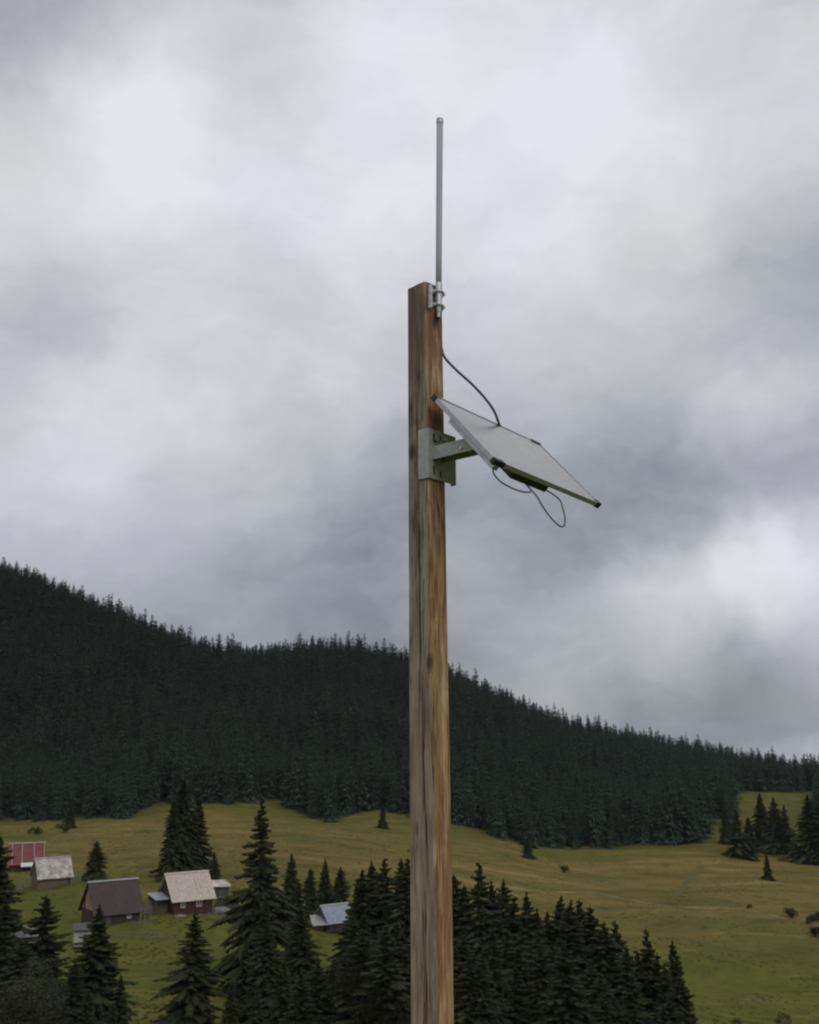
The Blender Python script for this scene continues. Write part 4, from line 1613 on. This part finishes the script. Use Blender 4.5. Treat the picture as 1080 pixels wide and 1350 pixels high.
def plate(mb, t0, t1, z0, z1, holes):
    ts = sorted({t0, t1} | {h[0] for h in holes} | {h[1] for h in holes})
    zs_ = sorted({z0, z1} | {h[2] for h in holes} | {h[3] for h in holes})
    for i in range(len(ts) - 1):
        for j in range(len(zs_) - 1):
            mt, mz = (ts[i] + ts[i + 1]) / 2, (zs_[j] + zs_[j + 1]) / 2
            if any(h[0] < mt < h[1] and h[2] < mz < h[3] for h in holes):
                continue
            mb.obox(Z3, nB, tB, UP, (.0, th_), (ts[i], ts[i + 1]), (zs_[j], zs_[j + 1]))


pm = MB()
plate(pm, t0_, t1_, zlo, zhi, slots)
pm.build('back_plate', M['galv_dull'], br)
# flange folded round the near arris on to the left-hand face
MB().obox(Z3, nB, tB, UP, (-.066, th_), (t0_ - .004, t0_ - .0002), (zlo, zhi)).build('side_flange', M['galv_dull'], br)
# outer lip of the plate
MB().obox(Z3, nB, tB, UP, (-.030, .0), (t1_ - .004, t1_), (zlo, zhi)).build('outer_lip', M['galv_dull'], br)
bl = []
for (tt_, zz_) in ((.052, zhi - .040), (.060, zlo + .045)):
    b1 = MB()
    nut(b1, nB * th_ + tB * tt_ + UP * zz_, nB, .0155, .010)
    nut(b1, nB * (th_ + .009) + tB * tt_ + UP * zz_, nB, .006, .012, 10)
    b1.build('bolt', M['bright_metal'], br)
# arm: channel open below
AL = (A + ea * (La * .83)) - FB
al = .335
aw, ah = .046, .070
aoff = -.004


def reach(t_, z_):
    """how far along the arm this edge may run before it meets the underside of the panel"""
    p0 = FB + tB * t_ + UP * z_ - A
    den = nB.dot(en)
    lim = (-TH - .024 - p0.dot(en)) / den
    return max(.05, min(.42, lim)) if den > 0 else .42


def arm_piece(mb, t0, t1, z0, z1):
    e = [nB * reach(a_, b_) + tB * a_ + UP * b_ for (a_, b_) in ((t0, z0), (t1, z0), (t1, z1), (t0, z1))]
    b0 = [nB * th_ + tB * a_ + UP * b_ for (a_, b_) in ((t0, z0), (t1, z0), (t1, z1), (t0, z1))]
    mb.hexa(b0 + e)


al = reach(0, 0)
print('arm length', al, [round(reach(a_, b_), 3) for a_ in (aoff - aw, aoff + aw) for b_ in (-ah / 2, ah / 2)])
arm = MB()
arm_piece(arm, aoff - aw, aoff + aw, ah / 2 - .003, ah / 2)
arm_piece(arm, aoff - aw, aoff - aw + .003, -ah / 2, ah / 2 - .003)
arm_piece(arm, aoff + aw - .003, aoff + aw, -ah / 2, ah / 2 - .003)
arm.build('arm', M['galv_dull'], br)
# pivot bolt through the arm
pv = MB().tube([nB * (al - .06) + tB * (aoff - aw - .010) - UP * .012, nB * (al - .06) + tB * (aoff + aw + .010) - UP * .012], .007, 8)
pv.build('pivot_bolt', M['bright_metal'], br)

# ------------------------------------------------------------------ cables
ctrl = [mast_bot - dm * .055, at(577.5, 424, 4.97), at(579, 440, 4.985), at(582, 458, 5.0), at(587, 472, 5.0), at(603, 489, 5.02), at(624, 508, 5.05), at(642, 528, 5.10), at(652, 543, 5.15), at(657, 556, 5.22), at(661, 566, 5.30)]
MB().tube(curve_pts(ctrl, 8), .0074, 8).build('cable', M['cable'], None, smooth=True)
tag(col.objects[-1], 'thin dark cable looping from the antenna foot down behind the solar panel', 'cable')


def pn(u, v, d):
    return ea * u + eb * v + en * d


def rel(px, py, Y):
    return at(px, py, Y) - A


c1 = [pn(La - .04, .03, -TH - .01), rel(650, 614, 4.60), rel(651, 624, 4.60), rel(659, 634, 4.62), rel(672, 642, 4.66), rel(684, 647, 4.70), rel(694, 649, 4.76), rel(700, 647, 4.80), pn(La - .05, Lb * .36, -.06)]
MB().tube(curve_pts(c1, 8), .0042, 8).build('lead', M['cable'], sp_root, smooth=True)
c2 = [pn(La - .08, Lb * .33, -.06), rel(706, 652, 4.84), rel(714, 665, 4.84), rel(725, 681, 4.84), rel(736, 692, 4.84), rel(743, 694, 4.85), rel(745, 685, 4.86), rel(742, 670, 4.88), rel(735, 656, 4.92), pn(La - .08, Lb * .47, -.06)]
MB().tube(curve_pts(c2, 8), .0042, 8).build('lead', M['cable'], sp_root, smooth=True)

# ------------------------------------------------------------------ thin mountain haze
ext = 1.02 * max(abs(float(v_)) for v_ in (ax_[0], ax_[-1], ay_[0], ay_[-1]))
hz = MB().box(-ext, ext, -ext, ext, float(ZZ.min()) - 2, 150).build('haze', None)
print('haze', ext, ZZ.min(), ZZ.max())
hm = bpy.data.materials.new('thin_haze')
hm.use_nodes = True
ht = NT(hm.node_tree)
hv = ht.n('ShaderNodeVolumePrincipled')
hv.inputs['Color'].default_value = (.86, .92, 1.0, 1)
hv.inputs['Density'].default_value = .000042
ho = ht.n('ShaderNodeOutputMaterial')
ht.l(hv.outputs[0], ho.inputs['Volume'])
hz.data.materials.append(hm)
tag(hz, 'thin bluish haze in the valley air', None, None, 'stuff')
